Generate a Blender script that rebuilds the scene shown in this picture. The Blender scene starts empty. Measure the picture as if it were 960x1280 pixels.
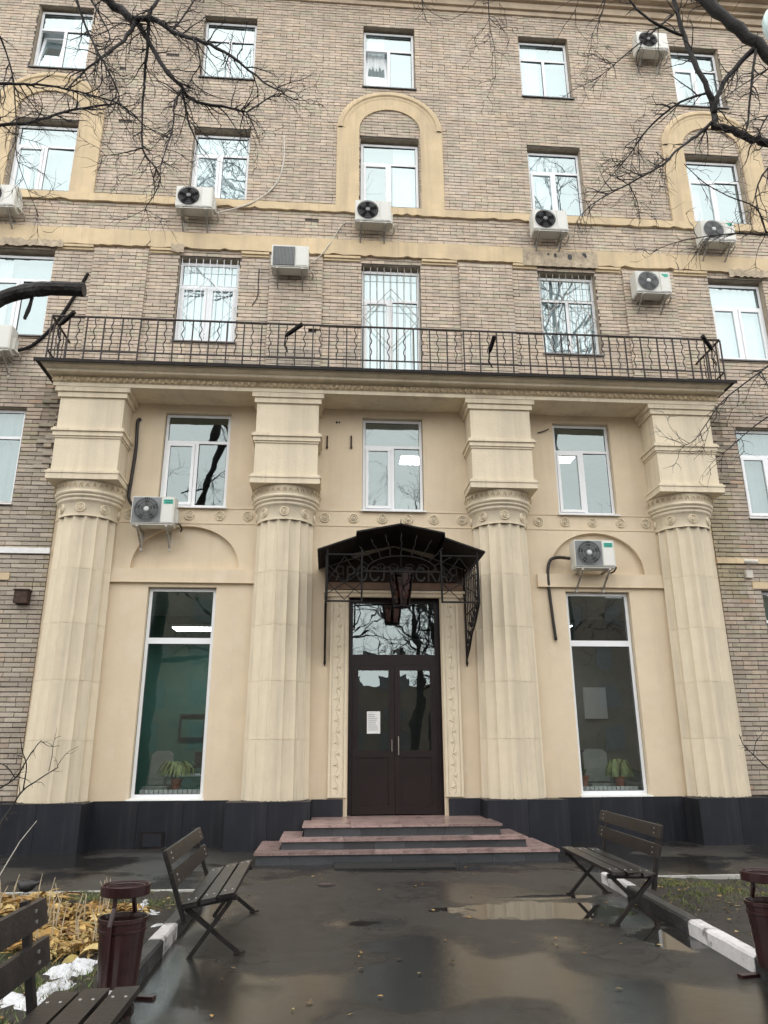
import bpy, math, random
import numpy as np
from mathutils import Vector, Matrix
R = random.Random(7)
scene = bpy.context.scene
COL = scene.collection
rad = math.radians

# ------------------------------------------------------------------ camera
PITCH, YAW, ROLL = rad(17.82), rad(4.303), rad(-0.232)
FPX = 925.0
CAM = np.array([-1.2637, -14.2, 1.6])
cy_, sy_, cp_, sp_, cr_, sr_ = math.cos(YAW), math.sin(YAW), math.cos(PITCH), math.sin(PITCH), math.cos(ROLL), math.sin(ROLL)
fwd = np.array([sy_*cp_, cy_*cp_, sp_]); rgt = np.array([cy_, -sy_, 0.0]); upv = np.cross(rgt, fwd)
r2 = rgt*cr_ + upv*sr_; u2 = upv*cr_ - rgt*sr_
cam_d = bpy.data.cameras.new("camera"); cam = bpy.data.objects.new("camera", cam_d); COL.objects.link(cam)
cam_d.sensor_fit = 'VERTICAL'; cam_d.sensor_height = 24.0; cam_d.lens = 24.0*FPX/1280.0
cam_d.clip_start = 0.05; cam_d.clip_end = 600.0
mw = Matrix.Identity(4)
for i in range(3):
    mw[i][0] = r2[i]; mw[i][1] = u2[i]; mw[i][2] = -fwd[i]; mw[i][3] = CAM[i]
cam.matrix_world = mw
scene.camera = cam

def at(px, py, Y):
    """point of the place on the vertical plane at depth Y, read off the photograph"""
    d = r2*((px-480)/FPX) - u2*((py-640)/FPX) + fwd
    return CAM + d*((Y-CAM[1])/d[1])

# ------------------------------------------------------------------ light
world = bpy.data.worlds.new("World"); scene.world = world; world.use_nodes = True
wn = world.node_tree.nodes; wl = world.node_tree.links
for n in list(wn): wn.remove(n)
wo = wn.new('ShaderNodeOutputWorld'); bg = wn.new('ShaderNodeBackground'); sky = wn.new('ShaderNodeTexSky'); hs = wn.new('ShaderNodeHueSaturation')
sky.sky_type = 'NISHITA'; sky.sun_disc = False
SUN_EL, SUN_AZ = rad(58), rad(195)
sky.sun_elevation = SUN_EL; sky.sun_rotation = SUN_AZ
sky.air_density = 1.0; sky.dust_density = 4.0; sky.ozone_density = 1.0
hs.inputs['Saturation'].default_value = 0.22
cl = wn.new('ShaderNodeMix'); cl.data_type = 'RGBA'; cl.inputs[0].default_value = 0.93       # an even cloud layer over the clear sky
cl.inputs[7].default_value = (6.9, 6.95, 6.9, 1)
wl.new(sky.outputs[0], hs.inputs['Color']); wl.new(hs.outputs[0], cl.inputs[6]); wl.new(cl.outputs[2], bg.inputs[0]); wl.new(bg.outputs[0], wo.inputs[0])
bg.inputs[1].default_value = 0.13
sun_d = bpy.data.lights.new("sun", 'SUN'); sun_d.energy = 0.8; sun_d.angle = rad(130); sun_d.color = (1.0, 0.97, 0.92)
sun = bpy.data.objects.new("sun", sun_d); COL.objects.link(sun)
sd = Vector((math.sin(SUN_AZ)*math.cos(SUN_EL), math.cos(SUN_AZ)*math.cos(SUN_EL), math.sin(SUN_EL)))
sun.rotation_euler = sd.to_track_quat('Z', 'Y').to_euler(); sun.location = (0, -30, 40)
scene.view_settings.view_transform = 'Standard'; scene.view_settings.look = 'None'
scene.view_settings.gamma = 1.0; scene.view_settings.use_curve_mapping = False
scene.view_settings.exposure = 1.18

# ------------------------------------------------------------------ materials
def mat(name, col, rough=0.7, var=0.15, scale=3.0, bump=0.0, bscale=30.0, metal=0.0, col2=None, spec=0.5, coat=0.0,
        streak=None, vcol=False, stain=None, emit=None, mottle=None, randvar=0.0):
    m = bpy.data.materials.new(name); m.use_nodes = True
    nt = m.node_tree; N = nt.nodes; L = nt.links
    b = N['Principled BSDF']
    b.inputs['Roughness'].default_value = rough; b.inputs['Metallic'].default_value = metal
    b.inputs['Specular IOR Level'].default_value = spec
    if coat: b.inputs['Coat Weight'].default_value = coat; b.inputs['Coat Roughness'].default_value = 0.15
    tc = N.new('ShaderNodeTexCoord'); src = tc.outputs['Object']
    ns = N.new('ShaderNodeTexNoise'); ns.inputs['Scale'].default_value = scale; ns.inputs['Detail'].default_value = 6; ns.inputs['Roughness'].default_value = 0.62
    L.new(src, ns.inputs['Vector'])
    ramp = N.new('ShaderNodeValToRGB')
    c2 = col2 if col2 else tuple(max(0, c*(1-var*1.6)) for c in col)
    c1 = col if col2 else tuple(min(1, c*(1+var)) for c in col)
    ramp.color_ramp.elements[0].position = 0.32; ramp.color_ramp.elements[1].position = 0.68
    ramp.color_ramp.elements[0].color = (*c2, 1); ramp.color_ramp.elements[1].color = (*c1, 1)
    L.new(ns.outputs[0], ramp.inputs[0])
    out = ramp.outputs[0]
    def mixc(a, bcol, fac, mode='MIX'):
        x = N.new('ShaderNodeMix'); x.data_type = 'RGBA'; x.blend_type = mode
        if isinstance(fac, float): x.inputs[0].default_value = fac
        else: L.new(fac, x.inputs[0])
        L.new(a, x.inputs[6])
        if isinstance(bcol, tuple): x.inputs[7].default_value = (*bcol, 1)
        else: L.new(bcol, x.inputs[7])
        return x.outputs[2]
    if vcol:
        at_ = N.new('ShaderNodeAttribute'); at_.attribute_name = 'Col'
        out = mixc(out, at_.outputs['Color'], 1.0, 'MULTIPLY')
    if randvar:
        oi = N.new('ShaderNodeObjectInfo'); mr = N.new('ShaderNodeMapRange'); mr.inputs[3].default_value = 1-randvar; mr.inputs[4].default_value = 1+randvar
        L.new(oi.outputs['Random'], mr.inputs[0])
        cb = N.new('ShaderNodeCombineColor')
        for k in range(3): L.new(mr.outputs[0], cb.inputs[k])
        out = mixc(out, cb.outputs[0], 1.0, 'MULTIPLY')
    def masked(colr, sc, lo, hi, amt, zscale=1.0):
        mp = N.new('ShaderNodeMapping'); mp.inputs['Scale'].default_value = (1, 1, zscale)
        L.new(src, mp.inputs['Vector'])
        n2 = N.new('ShaderNodeTexNoise'); n2.inputs['Scale'].default_value = sc; n2.inputs['Detail'].default_value = 5; n2.inputs['Roughness'].default_value = 0.6
        L.new(mp.outputs[0], n2.inputs['Vector'])
        mr = N.new('ShaderNodeMapRange'); mr.inputs[1].default_value = lo; mr.inputs[2].default_value = hi; mr.inputs[3].default_value = 0; mr.inputs[4].default_value = amt
        L.new(n2.outputs[0], mr.inputs[0])
        return mixc(out, colr, mr.outputs[0])
    if streak:
        out = masked(streak[0], streak[1], 0.5, 0.78, streak[2], 0.08)
        out = masked(streak[0], streak[1]*4.2, 0.54, 0.8, min(1, streak[2]*0.8), 0.045)
    if stain: out = masked(stain[0], stain[1], 0.52, 0.72, stain[2], 1.0)
    if mottle: out = masked(mottle[0], mottle[1], 0.55, 0.65, mottle[2], 1.0)
    L.new(out, b.inputs['Base Color'])
    if bump:
        nb = N.new('ShaderNodeTexNoise'); nb.inputs['Scale'].default_value = bscale; nb.inputs['Detail'].default_value = 5
        L.new(src, nb.inputs['Vector'])
        bp = N.new('ShaderNodeBump'); bp.inputs['Strength'].default_value = bump; bp.inputs['Distance'].default_value = 0.02
        L.new(nb.outputs[0], bp.inputs['Height']); L.new(bp.outputs[0], b.inputs['Normal'])
    # slight roughness variation
    mr = N.new('ShaderNodeMapRange'); mr.inputs[3].default_value = max(0.02, rough-0.1); mr.inputs[4].default_value = min(1, rough+0.1)
    L.new(ns.outputs[0], mr.inputs[0]); L.new(mr.outputs[0], b.inputs['Roughness'])
    if emit:
        b.inputs['Emission Color'].default_value = (*emit[0], 1); b.inputs['Emission Strength'].default_value = emit[1]
    return m

def glass_mat(name, tint, base_refl, wav=0.02):
    m = bpy.data.materials.new(name); m.use_nodes = True
    nt = m.node_tree; N = nt.nodes; L = nt.links
    for n in list(N): N.remove(n)
    o = N.new('ShaderNodeOutputMaterial'); mx = N.new('ShaderNodeMixShader'); g = N.new('ShaderNodeBsdfGlossy'); t = N.new('ShaderNodeBsdfTransparent')
    g.inputs['Roughness'].default_value = 0.0; g.inputs['Color'].default_value = (*tint, 1)
    t.inputs['Color'].default_value = (0.86*tint[0], 0.80*tint[1], 0.80*tint[2], 1)
    lw = N.new('ShaderNodeLayerWeight'); lw.inputs['Blend'].default_value = 0.5
    mr = N.new('ShaderNodeMapRange'); mr.inputs[3].default_value = base_refl; mr.inputs[4].default_value = 0.95
    pw = N.new('ShaderNodeMath'); pw.operation = 'POWER'; pw.inputs[1].default_value = 3.0
    L.new(lw.outputs['Facing'], pw.inputs[0]); L.new(pw.outputs[0], mr.inputs[0])
    tc = N.new('ShaderNodeTexCoord'); ns = N.new('ShaderNodeTexNoise'); ns.inputs['Scale'].default_value = 1.6; ns.inputs['Detail'].default_value = 1.5
    L.new(tc.outputs['Object'], ns.inputs['Vector'])
    bp = N.new('ShaderNodeBump'); bp.inputs['Strength'].default_value = wav; bp.inputs['Distance'].default_value = 0.1
    L.new(ns.outputs[0], bp.inputs['Height']); L.new(bp.outputs[0], g.inputs['Normal'])
    L.new(mr.outputs[0], mx.inputs[0]); L.new(t.outputs[0], mx.inputs[1]); L.new(g.outputs[0], mx.inputs[2]); L.new(mx.outputs[0], o.inputs[0])
    return m

M = {}
M['brick'] = mat('brick_clay', (0.5610, 0.4850, 0.3984), 0.85, 0.12, 5, 0.35, 60, vcol=True, stain=((0.33, 0.28, 0.23), 0.55, 0.5), streak=((0.24, 0.21, 0.18), 1.1, 0.4), mottle=((0.58, 0.53, 0.47), 0.9, 0.3))
M['brick_single'] = mat('brick_clay_single', (0.43, 0.375, 0.31), 0.85, 0.16, 5, 0.4, 60, randvar=0.2, stain=((0.2, 0.18, 0.13), 1.5, 0.5))
M['mortar'] = mat('mortar', (0.115, 0.10, 0.088), 0.95, 0.35, 6, 0.4, 50)
M['cream'] = mat('cream_plaster', (0.6850, 0.5700, 0.4139), 0.85, 0.045, 1.2, 0.12, 28, stain=((0.57, 0.45, 0.315), 0.55, 0.5), streak=((0.53, 0.435, 0.32), 1.6, 0.5), mottle=((0.70, 0.62, 0.50), 2.2, 0.35))
M['stone'] = mat('painted_column_stone', (0.7107, 0.6200, 0.4671), 0.82, 0.05, 1.4, 0.22, 30, stain=((0.56, 0.47, 0.34), 0.8, 0.55), streak=((0.36, 0.31, 0.25), 1.7, 0.55), randvar=0.03)
M['trim'] = mat('ochre_trim_plaster', (0.6200, 0.4900, 0.3128), 0.85, 0.08, 1.4, 0.2, 30, stain=((0.48, 0.38, 0.26), 1.1, 0.7), streak=((0.34, 0.27, 0.19), 2.2, 0.6))
M['ornament'] = mat('worn_ornament', (0.50, 0.40, 0.26), 0.9, 0.2, 14, 0.8, 26, stain=((0.26, 0.18, 0.11), 5.0, 0.7))
M['cornice'] = mat('eaves_plaster', (0.52, 0.42, 0.31), 0.88, 0.12, 2, 0.2, 30, stain=((0.27, 0.21, 0.15), 1.2, 0.5))
M['broken'] = mat('broken_plaster', (0.46, 0.38, 0.28), 0.95, 0.25, 5, 0.6, 25, mottle=((0.22, 0.18, 0.14), 7, 0.6))
M['plinth'] = mat('dark_plinth_tile', (0.0154, 0.0168, 0.0227), 0.42, 0.15, 1.5, 0.05, 60, stain=((0.032, 0.032, 0.038), 0.9, 0.5), streak=((0.05, 0.048, 0.05), 3.0, 0.4), randvar=0.15, spec=0.3)
M['granite'] = mat('pink_granite', (0.2970, 0.2075, 0.1927), 0.30, 0.25, 45, 0.08, 70, stain=((0.085, 0.055, 0.05), 4.0, 0.95), randvar=0.3)
M['riser'] = mat('dark_riser_tile', (0.055, 0.058, 0.064), 0.32, 0.25, 3, 0.05, 40, randvar=0.25)
M['pvc'] = mat('white_window_plastic', (0.80, 0.82, 0.84), 0.35, 0.02, 3)
M['sill'] = mat('grey_metal_sill', (0.16, 0.16, 0.165), 0.5, 0.2, 6, metal=0.3)
M['sill_white'] = mat('white_metal_sill', (0.74, 0.74, 0.74), 0.45, 0.06, 4)
M['reveal'] = mat('window_reveal', (0.40, 0.33, 0.25), 0.9, 0.15, 4, 0.2, 30, stain=((0.2, 0.17, 0.13), 2.5, 0.5))
M['gasket'] = mat('dark_gasket', (0.03, 0.03, 0.035), 0.6, 0.1)
M['glass'] = glass_mat('window_glass', (0.83, 0.965, 0.98), 0.31)
M['glass_low'] = glass_mat('shop_glass', (0.82, 0.95, 0.95), 0.20, 0.03)
M['curtain'] = mat('net_curtain', (0.74, 0.78, 0.80), 0.9, 0.05, 4)
M['blind'] = mat('grey_blind', (0.30, 0.33, 0.34), 0.9, 0.1, 3)
M['door'] = mat('dark_brown_door', (0.018, 0.011, 0.011), 0.35, 0.15, 2, 0.02, 80, spec=0.28)
M['steel'] = mat('brushed_steel', (0.35, 0.33, 0.30), 0.3, 0.1, metal=1.0)
M['black'] = mat('black_iron', (0.014, 0.012, 0.012), 0.5, 0.3, 8, 0.1, 60, stain=((0.05, 0.028, 0.02), 6, 0.4), spec=0.15)
M['rail'] = mat('rusty_rail_paint', (0.024, 0.015, 0.013), 0.6, 0.3, 10, 0.1, 80, stain=((0.07, 0.03, 0.02), 7, 0.6))
M['slate'] = mat('grey_iron_bar', (0.014, 0.013, 0.013), 0.7, 0.2, 8, spec=0.15)
M['wood'] = mat('sign_wood', (0.030, 0.018, 0.013), 0.7, 0.2, 5, spec=0.15)
M['wood_light'] = mat('door_head_wood', (0.17, 0.095, 0.055), 0.6, 0.2, 5)
M['letter'] = mat('sign_letter', (0.13, 0.12, 0.105), 0.5, 0.15, spec=0.2)
M['ac'] = mat('ac_white_enamel', (0.66, 0.66, 0.62), 0.45, 0.05, 2, streak=((0.46, 0.41, 0.33), 4, 0.4), randvar=0.08)
M['ac_dark'] = mat('ac_dark_grille', (0.085, 0.087, 0.093), 0.55, 0.15)
M['ac_grey'] = mat('ac_grey_grille', (0.20, 0.21, 0.215), 0.5, 0.15)
M['hub'] = mat('ac_fan_hub', (0.55, 0.56, 0.56), 0.4, 0.05)
M['green'] = mat('green_sticker', (0.02, 0.38, 0.27), 0.4, 0.05)
M['green_dark'] = mat('green_sticker_print', (0.015, 0.16, 0.13), 0.4, 0.05)
M['bracket'] = mat('bracket_metal', (0.42, 0.40, 0.36), 0.5, 0.3, 6, metal=0.3, stain=((0.2, 0.1, 0.06), 5, 0.5))
M['cable'] = mat('black_cable', (0.02, 0.016, 0.014), 0.5, 0.2)
M['hose'] = mat('white_hose', (0.55, 0.52, 0.46), 0.6, 0.1)
M['bench'] = mat('bench_slat_paint', (0.013, 0.0105, 0.0105), 0.40, 0.3, 7, 0.15, 50, stain=((0.045, 0.032, 0.028), 3.5, 0.35), randvar=0.2)
M['bolt'] = mat('bolt_zinc', (0.6, 0.6, 0.58), 0.35, 0.1, metal=0.8)
M['legs'] = mat('bench_leg_iron', (0.011, 0.009, 0.0085), 0.45, 0.3, 8, stain=((0.10, 0.045, 0.03), 5, 0.4))
M['bin'] = mat('bin_maroon_paint', (0.0266, 0.0081, 0.0081), 0.30, 0.25, 5, 0.05, 50, stain=((0.026, 0.016, 0.014), 4, 0.5))
M['bin_in'] = mat('bin_inside', (0.012, 0.008, 0.008), 0.7, 0.2)
M['kerb_white'] = mat('kerb_white_paint', (0.60, 0.58, 0.58), 0.7, 0.1, 4, 0.3, 40, mottle=((0.13, 0.12, 0.115), 6, 0.85), stain=((0.30, 0.28, 0.27), 2.5, 0.7))
M['kerb_black'] = mat('kerb_black_paint', (0.028, 0.029, 0.031), 0.5, 0.2, 5, 0.3, 40, mottle=((0.1, 0.095, 0.09), 10, 0.5))
M['edging'] = mat('concrete_edging', (0.40, 0.39, 0.37), 0.8, 0.15, 5, 0.3, 40, mottle=((0.16, 0.15, 0.13), 6, 0.6))
M['soil'] = mat('wet_soil', (0.030, 0.024, 0.019), 0.75, 0.4, 7, 0.9, 22, col2=(0.012, 0.010, 0.008))
M['grass'] = mat('grass_blade', (0.60, 0.60, 0.60), 0.7, 0.2, 3, vcol=True)
M['dry'] = mat('dry_leaf', (0.75, 0.75, 0.75), 0.75, 0.25, 9, vcol=True)
M['snow'] = mat('old_snow', (0.60, 0.61, 0.635), 0.7, 0.06, 8, 1.0, 18, mottle=((0.30, 0.29, 0.27), 16, 0.6))
M['bark'] = mat('wet_bark', (0.016, 0.013, 0.012), 0.8, 0.3, 12, 0.8, 30, stain=((0.045, 0.042, 0.035), 4, 0.4))
M['cutwood'] = mat('sawn_wood', (0.05, 0.04, 0.032), 0.85, 0.3, 20)
M['feather'] = mat('dark_feather', (0.022, 0.021, 0.022), 0.55, 0.3, 20)
M['room_green'] = mat('green_room_wall', (0.0625, 0.1688, 0.1313), 0.8, 0.08, 2)
M['room_dark'] = mat('dim_room_wall', (0.22, 0.225, 0.20), 0.85, 0.1, 2)
M['room_floor'] = mat('room_floor', (0.12, 0.09, 0.065), 0.6, 0.2, 3)
M['room_ceil'] = mat('room_ceiling', (0.5, 0.5, 0.48), 0.9, 0.05)
M['lamp'] = mat('ceiling_lamp_glow', (0.9, 0.9, 0.9), 0.5, 0.0, emit=((0.95, 0.98, 1.0), 15.0))
M['leaf'] = mat('house_plant_leaf', (0.10, 0.17, 0.045), 0.5, 0.3, 6)
M['leaf_pale'] = mat('pale_plant_leaf', (0.30, 0.36, 0.14), 0.5, 0.3, 6)
M['pot'] = mat('clay_pot', (0.28, 0.09, 0.045), 0.7, 0.15)
M['office'] = mat('pale_chair', (0.34, 0.36, 0.33), 0.7, 0.1)
M['paper'] = mat('paper', (0.75, 0.75, 0.73), 0.8, 0.03)
M['paper_print'] = mat('paper_print', (0.30, 0.30, 0.30), 0.8, 0.03)
M['radiator'] = mat('white_radiator', (0.62, 0.62, 0.60), 0.5, 0.05)
M['far'] = mat('far_facade', (0.20, 0.155, 0.12), 0.9, 0.15, 0.6)
M['fartrim'] = mat('far_window', (0.13, 0.13, 0.13), 0.4, 0.2, 2)
M['rust'] = mat('rusty_box', (0.055, 0.028, 0.02), 0.8, 0.4, 12, 0.4, 40)
M['camwhite'] = mat('camera_white', (0.62, 0.58, 0.52), 0.5, 0.08)
M['lampglass'] = mat('lamp_glass', (0.55, 0.70, 0.70), 0.15, 0.1)
M['lampcase'] = mat('lamp_case', (0.02, 0.05, 0.05), 0.4, 0.1)
M['mat'] = mat('rubber_mat', (0.012, 0.012, 0.013), 0.7, 0.2, 30, 0.6, 120)

PUDDLES = [(0.98, -5.72, 1.05, 0.50, 0.14), (1.25, -5.02, 0.62, 0.16, 0.2), (1.75, -7.0, 0.36, 0.5, 0.25), (-1.22, -4.0, 0.17, 0.20, 0.2), (-0.9, -6.2, 0.6, 0.35, 0.8), (0.1, -2.9, 1.3, .35, .7)]
def asphalt():
    m = bpy.data.materials.new('wet_asphalt'); m.use_nodes = True
    nt = m.node_tree; N = nt.nodes; L = nt.links; b = N['Principled BSDF']
    tc = N.new('ShaderNodeNewGeometry')
    def noise(sc, det=5, rg=0.6):
        n = N.new('ShaderNodeTexNoise'); n.inputs['Scale'].default_value = sc; n.inputs['Detail'].default_value = det; n.inputs['Roughness'].default_value = rg
        L.new(tc.outputs['Position'], n.inputs['Vector']); return n.outputs[0]
    def mrange(s, a, b_, c, d):
        x = N.new('ShaderNodeMapRange'); x.interpolation_type = 'SMOOTHSTEP'
        for k, v in zip((1, 2, 3, 4), (a, b_, c, d)): x.inputs[k].default_value = v
        L.new(s, x.inputs[0]); return x.outputs[0]
    def math_(op, a, b_):
        x = N.new('ShaderNodeMath'); x.operation = op
        for k, v in enumerate((a, b_)):
            if isinstance(v, (int, float)): x.inputs[k].default_value = v
            else: L.new(v, x.inputs[k])
        return x.outputs[0]
    big = noise(0.42, 4, 0.5); fine = noise(95, 3, 0.75); mid = noise(5, 6, 0.65); edge = noise(2.6, 5, 0.6)
    wet = mrange(big, 0.43, 0.55, 0, 1)
    pud = None
    for (cx, cy, rx, ry, soft) in PUDDLES:
        mp = N.new('ShaderNodeMapping'); mp.vector_type = 'TEXTURE'; mp.inputs['Location'].default_value = (cx, cy, 0); mp.inputs['Scale'].default_value = (rx, ry, 1e3)
        L.new(tc.outputs['Position'], mp.inputs['Vector'])
        ln = N.new('ShaderNodeVectorMath'); ln.operation = 'LENGTH'; L.new(mp.outputs[0], ln.inputs[0])
        d = math_('ADD', ln.outputs['Value'], math_('MULTIPLY', math_('SUBTRACT', edge, 0.5), 1.7))
        k = mrange(d, 0.95-soft, 1.0, 1, 0)
        pud = k if pud is None else math_('MAXIMUM', pud, k)
    rp = N.new('ShaderNodeValToRGB'); rp.color_ramp.elements[0].color = (0.0095, 0.009, 0.0086, 1); rp.color_ramp.elements[1].color = (0.046, 0.043, 0.040, 1)
    rp.color_ramp.elements[0].position = 0.36; rp.color_ramp.elements[1].position = 0.66
    L.new(math_('ADD', math_('MULTIPLY', fine, 0.68), math_('MULTIPLY', mid, 0.32)), rp.inputs[0])
    dk = N.new('ShaderNodeMix'); dk.data_type = 'RGBA'; dk.blend_type = 'MULTIPLY'
    L.new(math_('MAXIMUM', wet, pud), dk.inputs[0]); L.new(rp.outputs[0], dk.inputs[6]); dk.inputs[7].default_value = (0.66, 0.65, 0.64, 1)
    vo = N.new('ShaderNodeTexVoronoi'); vo.feature = 'DISTANCE_TO_EDGE'; vo.inputs['Scale'].default_value = 0.55
    wv = N.new('ShaderNodeVectorMath'); wv.operation = 'ADD'; wn_ = N.new('ShaderNodeTexNoise'); wn_.inputs['Scale'].default_value = 2.5; wn_.inputs['Detail'].default_value = 6
    L.new(tc.outputs['Position'], wn_.inputs['Vector']); L.new(tc.outputs['Position'], wv.inputs[0]); L.new(wn_.outputs['Color'], wv.inputs[1]); L.new(wv.outputs[0], vo.inputs['Vector'])
    crack = math_('MULTIPLY', mrange(vo.outputs['Distance'], 0.004, 0.011, 1, 0), mrange(big, 0.46, 0.56, 1, 0))
    ck = N.new('ShaderNodeMix'); ck.data_type = 'RGBA'; L.new(crack, ck.inputs[0]); L.new(dk.outputs[2], ck.inputs[6]); ck.inputs[7].default_value = (0.009, 0.0085, 0.008, 1)
    L.new(ck.outputs[2], b.inputs['Base Color'])
    r0 = mrange(wet, 0, 1, 0.46, 0.12)
    L.new(math_('ADD', math_('MULTIPLY', r0, math_('SUBTRACT', 1.0, pud)), math_('MULTIPLY', pud, 0.035)), b.inputs['Roughness'])
    b.inputs['Specular IOR Level'].default_value = 0.5
    bp = N.new('ShaderNodeBump'); bp.inputs['Distance'].default_value = 0.006
    L.new(math_('MULTIPLY', mrange(wet, 0, 1, 0.9, 0.16), math_('SUBTRACT', 1.0, pud)), bp.inputs['Strength']); L.new(fine, bp.inputs['Height'])
    bp2 = N.new('ShaderNodeBump'); bp2.inputs['Distance'].default_value = 0.02
    L.new(math_('MULTIPLY', math_('SUBTRACT', 1.0, pud), 0.14), bp2.inputs['Strength'])
    L.new(mid, bp2.inputs['Height']); L.new(bp.outputs[0], bp2.inputs['Normal']); L.new(bp2.outputs[0], b.inputs['Normal'])
    return m
M['asphalt'] = asphalt()

# ------------------------------------------------------------------ builders
class MB:
    def __init__(s): s.v = []; s.f = []; s.m = []; s.c = []; s.hascol = False
    def face(s, idx, mi=0, col=None):
        s.f.append(idx); s.m.append(mi); s.c.append(col or (1, 1, 1))
        if col: s.hascol = True
    def poly(s, pts, mi=0, col=None):
        n = len(s.v); s.v.extend(tuple(map(float, p)) for p in pts); s.face(list(range(n, n+len(pts))), mi, col)
    def box(s, x0, x1, y0, y1, z0, z1, mi=0, col=None, back=True):
        n = len(s.v)
        s.v += [(x0, y0, z0), (x1, y0, z0), (x1, y1, z0), (x0, y1, z0), (x0, y0, z1), (x1, y0, z1), (x1, y1, z1), (x0, y1, z1)]
        fs = [(0, 1, 5, 4), (1, 2, 6, 5), (3, 0, 4, 7), (4, 5, 6, 7), (3, 2, 1, 0)]
        if back: fs.append((2, 3, 7, 6))
        for q in fs: s.face([n+k for k in q], mi, col)
        return s
    def obox(s, p, q, w, h, up=(0, 0, 1), mi=0):
        """bar of section w x h from p to q"""
        p = Vector(p); q = Vector(q); d = (q-p).normalized(); u = Vector(up)
        sd_ = d.cross(u)
        if sd_.length < 1e-4: sd_ = d.cross(Vector((1, 0, 0)))
        sd_.normalize(); u = sd_.cross(d).normalized()
        n = len(s.v)
        for e in (p, q):
            for a, b in ((-1, -1), (1, -1), (1, 1), (-1, 1)): s.v.append(tuple(e+sd_*a*w/2+u*b*h/2))
        for q_ in ((3, 2, 1, 0), (4, 5, 6, 7), (0, 1, 5, 4), (1, 2, 6, 5), (2, 3, 7, 6), (3, 0, 4, 7)): s.face([n+k for k in q_], mi)
        return s
    def tube(s, pts, r, n=6, mi=0, cap=True):
        pts = [Vector(tuple(map(float, p))) for p in pts]; k = len(pts)
        rs = r if isinstance(r, (list, tuple)) else [r]*k
        base = len(s.v); prev = None
        for i, p in enumerate(pts):
            d = (pts[min(i+1, k-1)]-pts[max(i-1, 0)])
            if d.length < 1e-9: d = Vector((0, 0, 1))
            d.normalize()
            if prev is None:
                a = d.orthogonal().normalized()
            else:
                a = prev-d*prev.dot(d)
                a = a.normalized() if a.length > 1e-6 else d.orthogonal().normalized()
            prev = a; b = d.cross(a)
            for j in range(n):
                t = 2*math.pi*j/n
                s.v.append(tuple(p+(a*math.cos(t)+b*math.sin(t))*rs[i]))
        for i in range(k-1):
            for j in range(n):
                j2 = (j+1) % n
                s.face([base+i*n+j, base+i*n+j2, base+(i+1)*n+j2, base+(i+1)*n+j], mi)
        if cap:
            s.face([base+j for j in reversed(range(n))], mi); s.face([base+(k-1)*n+j for j in range(n)], mi)
        return s
    def lathe(s, prof, c=(0, 0, 0), n=24, a0=0.0, a1=2*math.pi, mi=0, cap=False):
        """prof = [(r,z)], turned about z through c"""
        full = abs(a1-a0-2*math.pi) < 1e-6; cols = n if full else n+1; base = len(s.v)
        for r, z in prof:
            for j in range(cols):
                t = a0+(a1-a0)*j/n; s.v.append((c[0]+r*math.cos(t), c[1]+r*math.sin(t), c[2]+z))
        for i in range(len(prof)-1):
            for j in range(n):
                j2 = (j+1) % cols
                s.face([base+i*cols+j, base+i*cols+j2, base+(i+1)*cols+j2, base+(i+1)*cols+j], mi)
        if cap:
            s.face([base+j for j in reversed(range(cols))], mi); s.face([base+(len(prof)-1)*cols+j for j in range(cols)], mi)
        return s
    def extrude(s, poly, axis, a, b, mi=0):
        """poly: 2-D outline; axis 'x': (y,z) ; 'y': (x,z); 'z': (x,y)"""
        def P(u, w, t): return (t, u, w) if axis == 'x' else ((u, t, w) if axis == 'y' else (u, w, t))
        n = len(s.v); k = len(poly)
        s.v += [P(u, w, a) for u, w in poly]+[P(u, w, b) for u, w in poly]
        s.face([n+i for i in range(k)], mi); s.face([n+k+i for i in reversed(range(k))], mi)
        for i in range(k):
            j = (i+1) % k; s.face([n+j, n+i, n+k+i, n+k+j], mi)
        return s
    def build(s, name, mats, parent=None, smooth=False, kind=None, label=None, flip=True):
        v = np.array(s.v, dtype=float).reshape(-1, 3)
        lo = v.min(0); hi = v.max(0); org = np.array([(lo[0]+hi[0])/2, (lo[1]+hi[1])/2, lo[2]])
        me = bpy.data.meshes.new(name); me.from_pydata((v-org).tolist(), [], s.f)
        if not isinstance(mats, (list, tuple)): mats = [mats]
        for x in mats: me.materials.append(x)
        me.polygons.foreach_set('material_index', s.m)
        if smooth: me.polygons.foreach_set('use_smooth', [True]*len(s.f))
        if s.hascol:
            ca = me.color_attributes.new('Col', 'FLOAT_COLOR', 'CORNER')
            arr = []
            for f, c in zip(s.f, s.c): arr += list((*c, 1.0))*len(f)
            ca.data.foreach_set('color', arr)
        me.update()
        o = bpy.data.objects.new(name, me); COL.objects.link(o)
        w = np.zeros(3)
        if parent is not None:
            o.parent = parent; p = parent
            while p is not None: w = w+np.array(p.location); p = p.parent
        o.location = tuple(org-w)
        if kind: o['kind'] = kind
        if label: o['label'] = label
        return o

def tag(o, label, cat, group=None):
    o['label'] = label; o['category'] = cat
    if group: o['group'] = group
    return o
def thing(name, label, cat, loc=(0, 0, 0), group=None):
    o = bpy.data.objects.new(name, None); COL.objects.link(o); o.location = loc; o.empty_display_size = 0.2
    return tag(o, label, cat, group)
KIDS = lambda o: list(o.children)
def copy_tree(o, parent=None):
    c = o.copy(); COL.objects.link(c)
    c.parent = parent
    for ch in KIDS(o): copy_tree(ch, c)
    return c
def jit(a): return R.uniform(-a, a)

# ------------------------------------------------------------------ ground
g = MB(); g.poly([(-150, -150, 0), (150, -150, 0), (150, 60, 0), (-150, 60, 0)]); g.build('asphalt_ground', M['asphalt'], kind='structure')
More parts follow.
